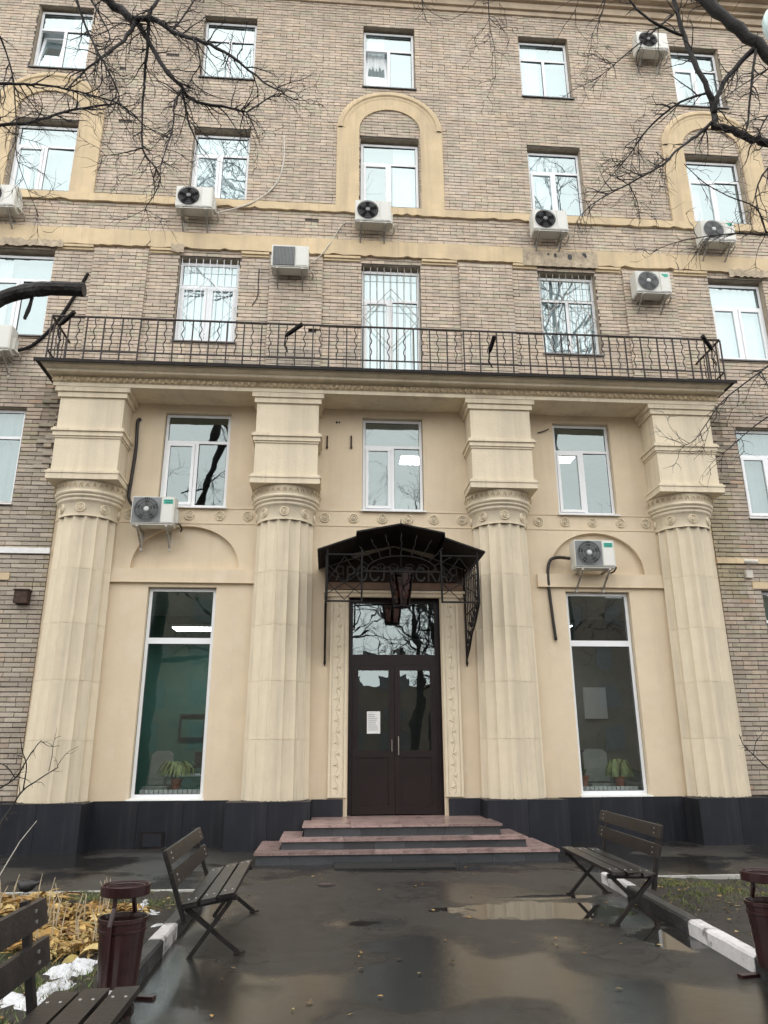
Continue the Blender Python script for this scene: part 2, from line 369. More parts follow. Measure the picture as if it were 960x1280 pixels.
# soil beds
def bed(name, poly_fn, x0, x1, y0, y1, nx, ny, seed):
    q = random.Random(seed); b = MB()
    for j in range(ny+1):
        for i in range(nx+1):
            x = x0+(x1-x0)*i/nx; y = y0+(y1-y0)*j/ny
            z = 0.045+0.035*math.sin(x*2.3+seed)*math.sin(y*1.9+seed*2)+q.uniform(-0.012, 0.012)
            xx = poly_fn(x, y); b.v.append((xx, y, z))
    for j in range(ny):
        for i in range(nx):
            n = j*(nx+1)+i; b.face([n, n+1, n+nx+2, n+nx+1])
    return b.build(name, M['soil'], smooth=True, kind='structure')
KLX = -2.70                                   # inner line of the left kerb
def krx(y): return 2.36+(y+4.0)*0.068         # inner line of the right kerb
bed('planting_bed', lambda x, y: x, -11.0, KLX, -13.0, -4.52, 90, 90, 1)
bed('planting_bed', lambda x, y: krx(y)+0.02+(x-2.4), 2.4, 10.5, -13.0, -4.15, 80, 90, 2)

# kerbs
kl = thing('kerb', 'black and white painted kerb edging the left flower bed', 'kerb', (-2.63, -7.5, 0)); kl['kind'] = 'structure'
del kl['category']
y = -4.52; k = 0
seq = [('kerb_white', 0.62), ('kerb_black', 1.45), ('kerb_white', 0.62), ('kerb_black', 1.3), ('kerb_white', 0.9), ('kerb_black', 1.3), ('kerb_white', 0.9)]
def kerb_stone(pfn, y0, y1, mname, par, h=0.125):
    b = MB(); n = 5
    for i in range(n+1):
        yy = y0+(y1-y0)*i/n; xa, xb = pfn(yy); e = 0.012
        pr = [(xa, -0.05), (xa, h-e+jit(.003)), (xa+e*np.sign(xb-xa), h+jit(.004)), (xb-e*1.6*np.sign(xb-xa), h+jit(.004)), (xb, h-e*1.5+jit(.003)), (xb, -0.05)]
        b.v += [(p[0]+jit(.002), yy, p[1]) for p in pr]
    for i in range(n):
        for j in range(5): b.face([i*6+j, i*6+j+1, (i+1)*6+j+1, (i+1)*6+j])
    b.face([0, 1, 2, 3, 4, 5]); b.face([n*6+j for j in (5, 4, 3, 2, 1, 0)])
    b.build('kerb_stone', M[mname], par)
for mn, ln in seq:
    kerb_stone(lambda yy: (KLX, KLX+0.13), y, y-ln+0.012, mn, kl); y -= ln
kr = thing('kerb', 'black and white painted kerb edging the right flower bed', 'kerb', (2.2, -7.5, 0)); kr['kind'] = 'structure'
del kr['category']
y = -4.15
for mn, ln in [('kerb_white', 1.0), ('kerb_black', 1.75), ('kerb_white', 1.25), ('kerb_black', 1.2), ('kerb_white', 1.2), ('kerb_black', 1.2)]:
    kerb_stone(lambda yy: (krx(yy), krx(yy)-0.13), y, y-ln+0.012, mn, kr); y -= ln
for nm, xa, xb, yy, lab in (('bed_edging', -11.0, KLX, -4.46, 'low pale concrete edging along the back of the left bed'), ('bed_edging', krx(-4.1), 10.5, -4.09, 'low pale concrete edging along the back of the right bed')):
    e = thing(nm, lab, 'edging', (xa, yy, 0)); e['kind'] = 'structure'; del e['category']
    x = xa
    while x < xb-0.05:
        l = min(1.0, xb-x); b = MB(); b.box(x, x+l-0.012, yy-0.05+jit(.006), yy+0.03, -0.02, 0.055+jit(.006)); b.build('edging_stone', M['edging'], e); x += l

# ------------------------------------------------------------------ building
B = thing('apartment_building', 'pale brick apartment building with cream fluted columns around the dark entrance door', 'building', (0, 0, 0))

WIN = []   # x0,x1,z0,z1,style,options
def addw(x0, x1, z0, z1, **k): WIN.append((x0, x1, z0, z1, k))
W6 = (17.20, 19.22); W5 = (13.62, 15.64); W4 = (9.93, 12.05); W3 = (6.21, 8.26)
for cx, kk in ((-8.02, dict(tilt='L')), (-4.0, {}), (-0.02, dict(tilt='L')), (3.98, {}), (8.02, {})):
    addw(cx-.65, cx+.65, W6[0], W6[1], row=6, **kk)
for cx in (-8.02, -4.0, -0.02, 4.0, 8.02): addw(cx-(.70 if abs(cx) in (.02, 8.02) else .66), cx+(.70 if abs(cx) in (.02, 8.02) else .66), W5[0], W5[1], row=5)
for cx in (-8.06, 8.06): addw(cx-.66, cx+.66, W4[0], W4[1], row=4)
for cx in (-4.05, 4.03): addw(cx-.66, cx+.66, W4[0], W4[1], row=4, grille=True, curtain='drape')
addw(-.68, .65, 9.0, 12.03, row=4, grille=True, curtain='drape', balcony=True)
for cx in (-8.15, 8.15): addw(cx-.66, cx+.66, W3[0], W3[1], row=3, whitesill=True)
addw(-4.70, -3.36, *W3, row=3, room=True, sash='L')
addw(-.64, .63, *W3, row=3, room=True, sash='L')
addw(3.42, 4.66, *W3, row=3, room=True, sash='L')
for cx in (-8.15, 8.15): addw(cx-.66, cx+.66, 2.6, 4.66, row=2)
addw(-4.72, -3.43, .79, 4.59, row=1, big=True)
addw(3.42, 4.72, .79, 4.59, row=1, big=True)
DOOR = (-.88, .88, .47, 4.42)
holes = [(w[0], w[1], w[2], w[3]) for w in WIN]+[DOOR]

def panel_with_holes(b, x0, x1, z0, z1, Y, hs, mi=0):
    xs = sorted({x0, x1, *[h[0] for h in hs if x0 < h[0] < x1], *[h[1] for h in hs if x0 < h[1] < x1]})
    zs = sorted({z0, z1, *[h[2] for h in hs if z0 < h[2] < z1], *[h[3] for h in hs if z0 < h[3] < z1]})
    for i in range(len(xs)-1):
        for j in range(len(zs)-1):
            cx, cz = (xs[i]+xs[i+1])/2, (zs[j]+zs[j+1])/2
            if any(h[0] < cx < h[1] and h[2] < cz < h[3] for h in hs): continue
            b.poly([(xs[i], Y, zs[j]), (xs[i+1], Y, zs[j]), (xs[i+1], Y, zs[j+1]), (xs[i], Y, zs[j+1])], mi)

PX = 6.62     # half width of the portico
# mortar backing of the brick wall
mb = MB()
panel_with_holes(mb, -16, 16, 8.80, 21.0, 0.0, holes)
panel_with_holes(mb, -16, -PX, 0.0, 8.80, 0.0, holes)
panel_with_holes(mb, PX, 16, 0.0, 8.80, 0.0, holes)
# sides, back and roof close the block
mb.poly([(-16, 0, 0), (-16, 12, 0), (-16, 12, 21), (-16, 0, 21)]); mb.poly([(16, 12, 0), (16, 0, 0), (16, 0, 21), (16, 12, 21)])
mb.poly([(16, 12, 0), (-16, 12, 0), (-16, 12, 21), (16, 12, 21)]); mb.poly([(-16, 0, 21), (16, 0, 21), (16, 12, 21), (-16, 12, 21)])
brick_wall = mb.build('brick_wall', M['mortar'], B)

# bricks
BH, BL, JT = 0.088, 0.305, 0.017
bricks = []   # x0,x1,z0,z1,yoff
def spans(x0, x1, z0, z1):
    s = [(x0, x1)]
    for h in holes+[(-PX, PX, -1, 8.80)]:
        if h[2] < z1-0.02 and h[3] > z0+0.02:
            ns = []
            for a, b in s:
                if h[1] <= a or h[0] >= b: ns.append((a, b)); continue
                if a < h[0]: ns.append((a, h[0]))
                if b > h[1]: ns.append((h[1], b))
            s = ns
    return s
def lay(x0, x1, z0, z1, yoff, useholes=True):
    nz = int(round((z1-z0)/BH)); hz = (z1-z0)/nz
    for r in range(nz):
        za = z0+r*hz; zb = za+hz-JT
        header = (r % 8 == 3); L_ = BL/2 if header else BL
        ph = (0.0 if r % 2 else 0.5)*L_ + jit(0.012)
        for a, b in (spans(x0, x1, za, zb) if useholes else [(x0, x1)]):
            x = math.floor((a-ph)/L_)*L_+ph
            while x < b:
                xa = max(a, x)+.0045; xb = min(b, x+L_)-.0045
                if xb-xa > 0.03: bricks.append((xa+jit(.003), xb+jit(.003), za+jit(.0025), zb+jit(.0025), yoff))
                x += L_
lay(-11.2, 11.2, 0.78, 20.0, 0.0)
PIL = [(-6.55, -5.38), (-2.72, -1.55), (1.52, 2.75), (5.33, 6.55)]
for a, b in PIL: lay(a, b, 8.9, 12.14, -0.055, False)
PALS = [(1.0, .97, .94), (1.04, .98, .93), (.94, .92, .90), (1.07, 1.03, .98), (.88, .86, .85), (1.0, .93, .87), (.92, .95, .88), (1.03, .97, .97)]
def brick_color(x, z):
    k = R.uniform(.89, 1.06); c = R.choice(PALS)
    d = 1.0
    if z < 8.9 and abs(x) > PX:                     # the old, dirtier lower walls
        d *= 0.80
        if R.random() < .05: c = (.80, .81, .70)
        if R.random() < .02: c = (.97, .80, .70)
        if z < 4.8: d *= .94
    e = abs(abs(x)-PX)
    if e < .45 and 4.4 < z < 6.6: c = (.84, .83, .68)
    if e < .62 and 6.8 < z < 8.7: d *= R.uniform(.5, .85)  # shade of the crumbled recess put into the brick colour beside the capitals
    return tuple(min(1.3, q*k*d) for q in c)
def ypos(x, z, off):
    yy = off-0.022+jit(.0045)
    if z < 8.85 and -7.25 < x < -PX and 6.9 < z < 8.6:  # crumbling masonry beside the left capital
        yy += R.choice((0.0, -.02, -.045, -.03, .012, .012))
    if z < 8.85 and PX < x < 7.0 and 6.9 < z < 8.5: yy += R.choice((0, -.03, .012, -.015))
    return yy
vis = []
for i, (xa, xb, za, zb, off) in enumerate(bricks):
    d = math.hypot((xa+xb)/2-CAM[0], CAM[1])**2+(za-CAM[2])**2
    # in the frame of the photograph and not hidden behind the columns
    w = np.array([(xa+xb)/2, 0, za])-CAM; q = (w@r2, w@u2, w@fwd)
    u = 480+FPX*q[0]/q[2]; vv = 640-FPX*q[1]/q[2]
    ok = 2 < u < 958 and 2 < vv < 1278 and (xb-xa) > 0.2 and not (abs(xa) < 7.0 and za < 3.4 and (za < 0.9)) and not (off == 0 and any(p[0]-.3 < xa < p[1]+.3 for p in PIL) and 8.9 < za < 12.2)
    if ok: vis.append((d, i))
vis.sort(); single = {i for d, i in vis[:296]}
variants = {}
mass = MB()
for i, (xa, xb, za, zb, off) in enumerate(bricks):
    if off == 0 and 8.9 < za < 12.05 and any(p[0]+.02 < xa and xb < p[1]-.02 for p in PIL): continue
    yy = ypos(xa, za, off)
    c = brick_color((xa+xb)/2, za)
    if i in single:
        o = bpy.data.objects.new('brick', None) if False else None
        key = R.randrange(8)
        if key not in variants:
            b = MB(); b.box(-.5, .5, 0, 1, 0, 1, back=False)
            q = R.uniform(-.04, .04); b.v = [(v[0]*(1+jit(.02)), v[1], v[2]*(1+jit(.03))) for v in b.v]
            me = bpy.data.meshes.new('brick'); me.from_pydata(b.v, [], b.f); me.materials.append(M['brick_single']); variants[key] = me
        o = bpy.data.objects.new('brick', variants[key]); COL.objects.link(o); o.parent = brick_wall
        o.location = Vector(((xa+xb)/2, yy, za))-brick_wall.location
        o.scale = (xb-xa, max(0.004, 0.001-yy+off*0), zb-za)
    else:
        if R.random() < .0015 and za < 20 and abs(xa) > 1: continue      # a lost brick here and there
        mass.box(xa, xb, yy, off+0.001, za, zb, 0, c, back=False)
o = mass.build('brick_masonry', M['brick'], brick_wall, kind='stuff')

# plaster wall of the portico, its shallow arches and lintel bands
pw = MB()
AR = [(-4.07, 1.03), (4.12, 0.97)]
ARC_B, ARC_H = 4.95, 0.86
archpoly = []
pholes = [h for h in holes if h[0] > -PX and h[1] < PX and h[2] < 8.3]
panel_with_holes(pw, -PX, PX, 0.0, 8.80, 0.0, pholes+[(c-r, c+r, ARC_B, ARC_B+ARC_H) for c, r in AR])
for c, r in AR:
    n = 32; arc = [(c+r*math.cos(math.pi*i/n), ARC_B+ARC_H*math.sin(math.pi*i/n)**0.92) for i in range(n+1)]
    for i in range(n):
        (xa, za), (xb, zb) = arc[i], arc[i+1]
        pw.poly([(xa, 0, za), (xa, 0, ARC_B+ARC_H), (xb, 0, ARC_B+ARC_H), (xb, 0, zb)])
        pw.poly([(xa, 0, za), (xb, 0, zb), (xb, .10, zb), (xa, .10, za)])
        pw.poly([(xa, .10, za), (xb, .10, zb), (xb, .10, ARC_B), (xa, .10, ARC_B)])
    pw.poly([(c-r, 0, ARC_B), (c+r, 0, ARC_B), (c+r, .10, ARC_B), (c-r, .10, ARC_B)])
portico = pw.build('portico_wall', M['cream'], B)
for a, c in ((-5.44, -2.72), (2.86, 5.50)):
    b = MB(); b.box(a, c, -.055, 0, 4.69, 4.93); b.box(a, c, -.07, 0, 4.665, 4.69)
    b.build('lintel_band', M['cream'], B)
b = MB()
b.box(-PX+.02, PX-.02, -.012, 0, 6.175, 6.20); b.box(-PX+.02, PX-.02, -.012, 0, 5.86, 5.885)
b.build('frieze_fillet', M['cream'], B)
# rosettes
def rosette_mesh():
    b = MB(); n = 16
    for r0, r1, d in ((.098, .078, .03), (.060, .042, .034), (.030, .0, .04)):
        b.lathe([(r0+.006, 0), (r0, d*.8), ((r0+r1)/2, d), (r1, d*.75), (max(r1-.004, 0.001), .008)], n=n)
    b.lathe([(.1, 0.004), (.0005, 0.006)], n=n)
    # lathe axis z -> -y
    b.v = [(v[0], -v[2], v[1]) for v in b.v]
    return b
rm = rosette_mesh(); me = bpy.data.meshes.new('rosette'); me.from_pydata(rm.v, [], rm.f); me.materials.append(M['stone'])
def rosette(x, y, z, par, rz=0, s=1.0):
    o = bpy.data.objects.new('rosette', me); COL.objects.link(o); o.parent = par
    w = Vector((0, 0, 0)); p = par
    while p: w += p.location; p = p.parent
    o.location = Vector((x, y, z))-w; o.rotation_euler = (0, jit(.3), rz); o.scale = (s, s, s)
for px in (162, 200, 237, 275, 310): rosette(at(px, 641, 0)[0], 0, 6.03, portico)
for px in (406, 442, 478, 510, 542, 577): rosette(at(px, 646, 0)[0], 0, 6.03, portico)
for px in (673, 706, 740, 775, 806): rosette(at(px, 650, 0)[0], 0, 6.03, portico)

# columns
def shaft_ring(r, nfl=16, per=8, depth=.045):
    pts = []
    for k in range(nfl*per):
        t = 2*math.pi*k/(nfl*per)-math.pi/2-math.pi/nfl
        u = (k % per)/per
        pts.append((t, r-depth*math.sin(math.pi*u)**0.8 if u > 0 else r))
    return pts
COLX = [-5.98, -2.16, 2.14, 5.97]
Z_B, Z_FT = 0.765, 5.84
for cx in COLX:
    colp = MB()
    # necking + astragals + echinus = the capital's bell
    cz = 0
    colp.lathe([(.555, 5.84), (.565, 6.10), (.60, 6.12), (.615, 6.15), (.60, 6.18), (.612, 6.185), (.64, 6.205), (.645, 6.225), (.625, 6.245), (.64, 6.25), (.668, 6.275), (.672, 6.30), (.65, 6.315), (.64, 6.33), (.655, 6.42), (.665, 6.50)],
               (cx, 0.02, 0), 48, math.pi, 2*math.pi)
    col = colp.build('column', M['stone'], B, smooth=True)
    nd = 5; hs_ = (Z_FT-Z_B)/nd
    for d in range(nd):
        b = MB(); za = Z_B+d*hs_; zb = za+hs_-0.0025
        off = 0
        def rr(z): return .605-(.605-.556)*(z-Z_B)/(Z_FT-Z_B)
        rows = [(za, -.0035), (za+.005, 0), (zb-.005, 0), (zb, -.0035)]
        if d == nd-1: rows = [(za, -.0035), (za+.005, 0), (zb-.09, 0), (zb, 0)]
        ncol = None
        for ri, (z, dr) in enumerate(rows):
            dep = .064
            ring = [q for q in shaft_ring(rr(z)+dr, depth=dep) if math.sin(q[0]) < 0.06]
            ring.sort(key=lambda q: (q[0]+2*math.pi) % (2*math.pi))
            ncol = len(ring)
            b.v += [(cx+q[1]*math.cos(q[0]), .02+q[1]*math.sin(q[0]), z) for q in ring]
        for ri in range(len(rows)-1):
            for j in range(ncol-1):
                b.face([ri*ncol+j, ri*ncol+j+1, (ri+1)*ncol+j+1, (ri+1)*ncol+j])
        b.build('shaft_drum', M['stone'], col)
    for k in (-3, -1, 1, 3) if False else (-2, -1, 0, 1, 2):
        t = -math.pi/2+k*2*math.pi/8
        rosette(cx+.557*math.cos(t), .02+.557*math.sin(t), 5.985, col, t+math.pi/2, .92)
    b = MB(); nn = 40
    for i in range(nn):
        t0, t1 = math.pi+math.pi*i/nn, math.pi+math.pi*(i+1)/nn; ra = .60+R.uniform(0, .014); h_ = R.uniform(.004, .022) if R.random() < .7 else .002
        b.poly([(cx+ra*math.cos(t0), .02+ra*math.sin(t0), .757), (cx+ra*math.cos(t1), .02+ra*math.sin(t1), .757), (cx+ra*math.cos(t1), .02+ra*math.sin(t1), .768+h_*R.random()), (cx+ra*math.cos(t0), .02+ra*math.sin(t0), .768+h_*R.random())])
    b.build('crumbled_base', M['mortar'], col)
    # flute tops: small lips under the necking
    b = MB(); b.lathe([(.545, 5.825), (.562, 5.83), (.562, 5.85), (.55, 5.855)], (cx, .02, 0), 48, math.pi, 2*math.pi); b.build('necking_ring', M['stone'], col)
    # carved leaf band round the echinus
    b = MB(); nl = 18
    for i in range(nl):
        t0 = math.pi+math.pi*(i+.5)/nl
        for sgn in (-1, 1):
            pts = []
            for u, wv in ((0, 0), (.35, .034), (.7, .03), (1, 0), (.7, -.012), (.35, -.014)):
                tt = t0+sgn*(.02+u*.085); z = 6.335+u*.13+wv; pts.append((cx+(.672+.012*math.sin(u*3))*math.cos(tt), .02+(.672+.012*math.sin(u*3))*math.sin(tt), z))
            b.poly(pts if sgn > 0 else pts[::-1])
            ctr = np.mean(np.array(pts), 0); n0 = len(b.v)
            cc = (cx+(ctr[0]-cx)*1.035, .02+(ctr[1]-.02)*1.035, ctr[2]); b.v.append(cc); b.v += pts
            for k in range(6): b.face([n0, n0+1+k, n0+1+(k+1) % 6])
    b.build('leaf_band', M['ornament'], col)
    # abacus and entablature block
    w = .615
    b = MB()
    b.box(cx-w-.06, cx+w+.06, -.69, 0, 6.505, 6.62); b.box(cx-w-.075, cx+w+.075, -.705, 0, 6.62, 6.66); b.box(cx-w-.045, cx+w+.045, -.675, 0, 6.66, 6.70)
    b.build('abacus', M['stone'], col)
    b = MB()
    b.box(cx-w, cx+w, -.625, 0, 6.70, 7.36)
    b.box(cx-w, cx+w, -.625, 0, 7.57, 8.22)
    b.build('entablature_block', M['stone'], col)
    b = MB()
    b.box(cx-w-.02, cx+w+.02, -.645, 0, 7.36, 7.40); b.box(cx-w-.045, cx+w+.045, -.67, 0, 7.40, 7.49); b.box(cx-w-.075, cx+w+.075, -.70, 0, 7.49, 7.535); b.box(cx-w-.05, cx+w+.05, -.675, 0, 7.535, 7.57)
    b.build('string_moulding', M['stone'], col)
    b = MB(); b.box(cx-w-.05, cx+w+.05, -.665, 0, 8.22, 8.33); b.box(cx-w-.10, cx+w+.10, -.70, 0, 8.33, 8.425)
    b.build('block_cornice', M['stone'], col)

# balcony slab with moulded cornice (ring profile: front offset, side offset, z)
def ring_mould(b, prof, hx, mi=0):
    n = len(b.v)
    for (yo, so, z) in prof:
        b.v += [(-hx-so, 0.0, z), (-hx-so, -yo, z), (hx+so, -yo, z), (hx+so, 0.0, z)]
    for i in range(len(prof)-1):
        for j in range(3): b.face([n+i*4+j, n+i*4+j+1, n+(i+1)*4+j+1, n+(i+1)*4+j], mi)
b = MB()
ring_mould(b, [(.70, .12, 8.43), (.71, .13, 8.43), (.71, .13, 8.505), (.735, .14, 8.515)], PX)
ring_mould(b, [(.735, .14, 8.625), (.76, .15, 8.64), (.88, .20, 8.645), (.90, .21, 8.655), (.90, .21, 8.70), (.925, .22, 8.71), (.965, .25, 8.725), (1.0, .28, 8.75), (1.02, .31, 8.785)], PX)
b.poly([(-PX-.12, 0, 8.428), (PX+.12, 0, 8.428), (PX+.12, -.70, 8.428), (-PX-.12, -.70, 8.428)])
b.build('balcony_cornice', M['stone'], B)
b = MB(); ring_mould(b, [(.735, .14, 8.515), (.745, .145, 8.53), (.745, .145, 8.61), (.735, .14, 8.625)], PX)
x = -PX
while x < PX:
    w = .10; b.lathe([(.001, -.05), (.028, -.045), (.036, -.01), (.03, .03), (.012, .045)], (x+.05, -.745, 8.57), 6, math.pi, 2*math.pi); x += .125
b.build('egg_moulding', M['ornament'], B)
b = MB(); b.box(-PX-.40, PX+.40, -1.09, 0, 8.79, 8.815); b.box(-PX-.33, PX+.33, -1.045, 0, 8.786, 8.79) if False else None
b.box(-PX-.405, PX+.405, -1.098, -1.085, 8.755, 8.818)
b.build('balcony_flashing', M['black'], B)

# bands, arches and eaves on the brick wall
def ragged(x0, x1, z0, z1, d, seed):
    q = random.Random(seed); b = MB(); n = int((x1-x0)/.12); top = []; bot = []
    zb = z0; zt = z1
    for i in range(n+1):
        x = x0+(x1-x0)*i/n
        a = q.random(); bot.append((x, z0+(q.uniform(0, .022) if a < .8 else q.uniform(.02, .06)))); top.append((x, z1+q.uniform(-.006, .006)))
    for i in range(n):
        (xa, za), (xb, zb_) = bot[i], bot[i+1]; (ta, sa), (tb, sb) = top[i], top[i+1]
        b.poly([(xa, -d, za), (xb, -d, zb_), (tb, -d, sb), (ta, -d, sa)]); b.poly([(xa, 0, za), (xb, 0, zb_), (xb, -d, zb_), (xa, -d, za)]); b.poly([(ta, -d, sa), (tb, -d, sb), (tb, 0, sb+.01), (ta, 0, sa+.01)])
    return b
ragged(-11.2, 11.2, 13.37, 13.58, .085, 1).build('string_course', M['trim'], B)
b = ragged(-11.2, 11.2, 12.20, 12.62, .095, 2); b.build('floor_band', M['trim'], B)
for a, c in ((-7.36, -6.58), (-5.35, -4.74), (-3.36, -2.75), (-1.53, -.71), (.68, 1.49), (2.78, 3.34), (4.72, 5.30), (6.58, 7.38)):
    b = MB(); b.box(a, c, -.05, 0, 12.085, 12.14); b.box(a-.0, c, -.085, 0, 12.14, 12.198); b.build('recess_cap', M['trim'], B)
# worn plaster over the balcony floor windows
for x0_, x1_, zl, zh, sd_ in ((-8.9, -7.22, 12.06, 12.30, 1), (-4.90, -4.62, 12.06, 12.34, 2), (3.02, 4.78, 12.13, 12.60, 3), (7.9, 8.95, 12.06, 12.32, 4)):
    q = random.Random(sd_); b = MB(); n = max(4, int((x1_-x0_)/.07)); base = len(b.v)
    for i in range(n+1):
        x = x0_+(x1_-x0_)*i/n; rag = .02 if sd_ == 3 else .06
        b.v += [(x, -.098-q.uniform(0, .003), zl+q.uniform(0, rag)), (x, -.099, (zl+zh)/2), (x, -.0975, zh-q.uniform(0, rag*1.3))]
    for i in range(n):
        for j in range(2): b.face([i*3+j, (i+1)*3+j, (i+1)*3+j+1, i*3+j+1])
    b.build('worn_plaster', M['broken'], B)
for cx, cz, r_ in ((3.78, 12.44, .05), (3.62, 12.46, .03), (4.12, 12.42, .075), (4.46, 12.50, .05), (4.50, 12.44, .035)):
    q = random.Random(int(cx*100)); b = MB(); n = 9
    b.poly([(cx+r_*q.uniform(.6, 1.4)*math.cos(i*6.283/n)*.9, -.1035, cz+r_*q.uniform(.7, 1.4)*math.sin(i*6.283/n)) for i in range(n)]); b.build('plaster_hole', M['gasket'], B)
def arch_surround(cx, hw_in, hw_out, z0, zs, rise_in, rise_out):
    b = MB(); n = 24; d = .07
    def ring(hw, rise): return [(cx-hw, z0)]+[(cx-hw*math.cos(math.pi*i/n), zs+rise*math.sin(math.pi*i/n)) for i in range(n+1)]+[(cx+hw, z0)]
    levels = [(hw_out, rise_out, 0), (hw_out, rise_out, -d), (hw_out-.05, rise_out-.05, -d-.03), (hw_out-.12, rise_out-.11, -d-.03), (hw_out-.15, rise_out-.14, -d), (hw_out-.20, rise_out-.18, -d), (hw_out-.24, rise_out-.22, -d+.012), (hw_in, rise_in, -d+.012), (hw_in, rise_in, 0)]
    # jambs are plain: the mouldings run round the arch only
    rs = []
    for hw, rise, yy in levels:
        rr_ = ring(hw, rise); rs.append([(x, yy, z) for x, z in rr_][1:-1])
    for k in range(len(rs)-1):
        for i in range(n): b.poly([rs[k][i], rs[k+1][i], rs[k+1][i+1], rs[k][i+1]])
    for s in (-1, 1):
        xa, xb = sorted((cx+s*hw_in, cx+s*hw_out)); b.box(xa, xb, -d, 0, z0, zs-.008)
    return b.build('arch_surround', M['trim'], B)
for cx in (-8.02, -.02, 8.02): arch_surround(cx, .735, 1.27, 13.58, 15.86, .62, 1.15)
b = MB()
for z0, z1, d in ((19.88, 20.02, .07), (20.02, 20.12, .13), (20.12, 20.26, .11), (20.26, 20.36, .2), (20.36, 20.5, .34), (20.5, 20.62, .5), (20.62, 20.9, .9), (20.9, 21.05, .98)):
    b.box(-16.2, 16.2, -d, 0, z0, z1-.0005)
b.build('eaves_cornice', M['cornice'], B)
# belt of the lower brick walls
for a, c in ((-11.2, -PX-.0), (PX, 11.2)):
    b = MB(); b.box(a, c, -.06, 0, 5.20, 5.31); b.build('belt_course', M['sill_white'] if a < 0 else M['trim'], B)
for cx in (-8.15, 8.15):
    b = MB(); b.box(cx-.85, cx+.85, -.05, 0, 4.68, 4.82); b.build('window_lintel', M['trim'], B)

# plinth panels
def plinth(x0, x1, yf, z1, nm, side=None):
    x = x0; n = max(1, round((x1-x0)/.93)); w = (x1-x0)/n
    for i in range(n):
        b = MB(); b.box(x0+i*w+.002, x0+(i+1)*w-.002, yf+jit(.001), yf+.03, 0.0, z1+jit(.002)); b.build('plinth_panel', M['plinth'], nm)
segs = [(-16, -6.76, -.055), (-6.76, -5.30, -.66), (-5.30, -2.96, -.075), (-2.96, -1.52, -.66), (-1.52, -.95, -.075), (.95, 1.52, -.075), (1.52, 2.96, -.66), (2.96, 5.30, -.075), (5.30, 6.76, -.66), (6.76, 16, -.055)]
pl = MB(); pl.extrude([(p_, q_) for a, c, yf in segs if a < 0 for p_, q_ in ((a+.004, yf+.03), (c-.004, yf+.03))]+[(-.954, .3), (-15.9, .3)], 'z', -.02, .755)
plobj = pl.build('plinth', M['plinth'], B)
pl = MB(); pl.extrude([(p_, q_) for a, c, yf in segs if a > 0 for p_, q_ in ((a+.004, yf+.03), (c-.004, yf+.03))]+[(15.9, .3), (.954, .3)], 'z', -.02, .755)
plobj2 = pl.build('plinth', M['plinth'], B)
for a, c, yf in segs:
    po = plobj if a < 0 else plobj2
    plinth(a+.004, c-.004, yf, .765, po)
    if yf < -.5:
        for xx in (a, c):
            b = MB(); s_ = 1 if xx == a else -1; b.box(min(xx, xx+s_*.003), max(xx, xx+s_*.003), yf+.004, -.08, 0, .745); b.build('plinth_panel', M['plinth'], po)
# door surround: carved pilaster strips
for s in (-1, 1):
    xa, xb = sorted((s*.90, s*1.24)); b = MB(); b.box(xa, xb, -.04, 0, .79, 4.42); b.box(xa+.01, xa+.05, -.06, -.04, .79, 4.40); b.box(xb-.05, xb-.01, -.06, -.04, .79, 4.40)
    c0 = (xa+xb)/2
    for e in (xa+.065, xb-.065): b.box(e-.006, e+.006, -.05, -.04, .82, 4.38)
    b.tube([(c0+.026*math.sin(i*math.pi/6), -.042, .86+i*(3.48/108)) for i in range(109)], .011, 5)
    for i in range(18):
        z = .96+i*.1935; sg_ = 1 if i % 2 else -1
        for k in range(3):
            aa = k*2.1+sg_; b.tube([(c0+sg_*.018, -.045, z), (c0+sg_*.018+.03*math.cos(aa), -.052, z+.02*math.sin(aa)), (c0+sg_*.018+.045*math.cos(aa), -.045, z+.04*math.sin(aa))], [.004, .011, .002], 5)
    b.build('carved_pilaster', M['stone'], B)
b = MB(); b.box(-1.34, 1.34, -.07, 0, 4.425, 4.50); b.box(-1.38, 1.38, -.10, 0, 4.50, 4.545); b.build('door_cornice', M['cream'], B)

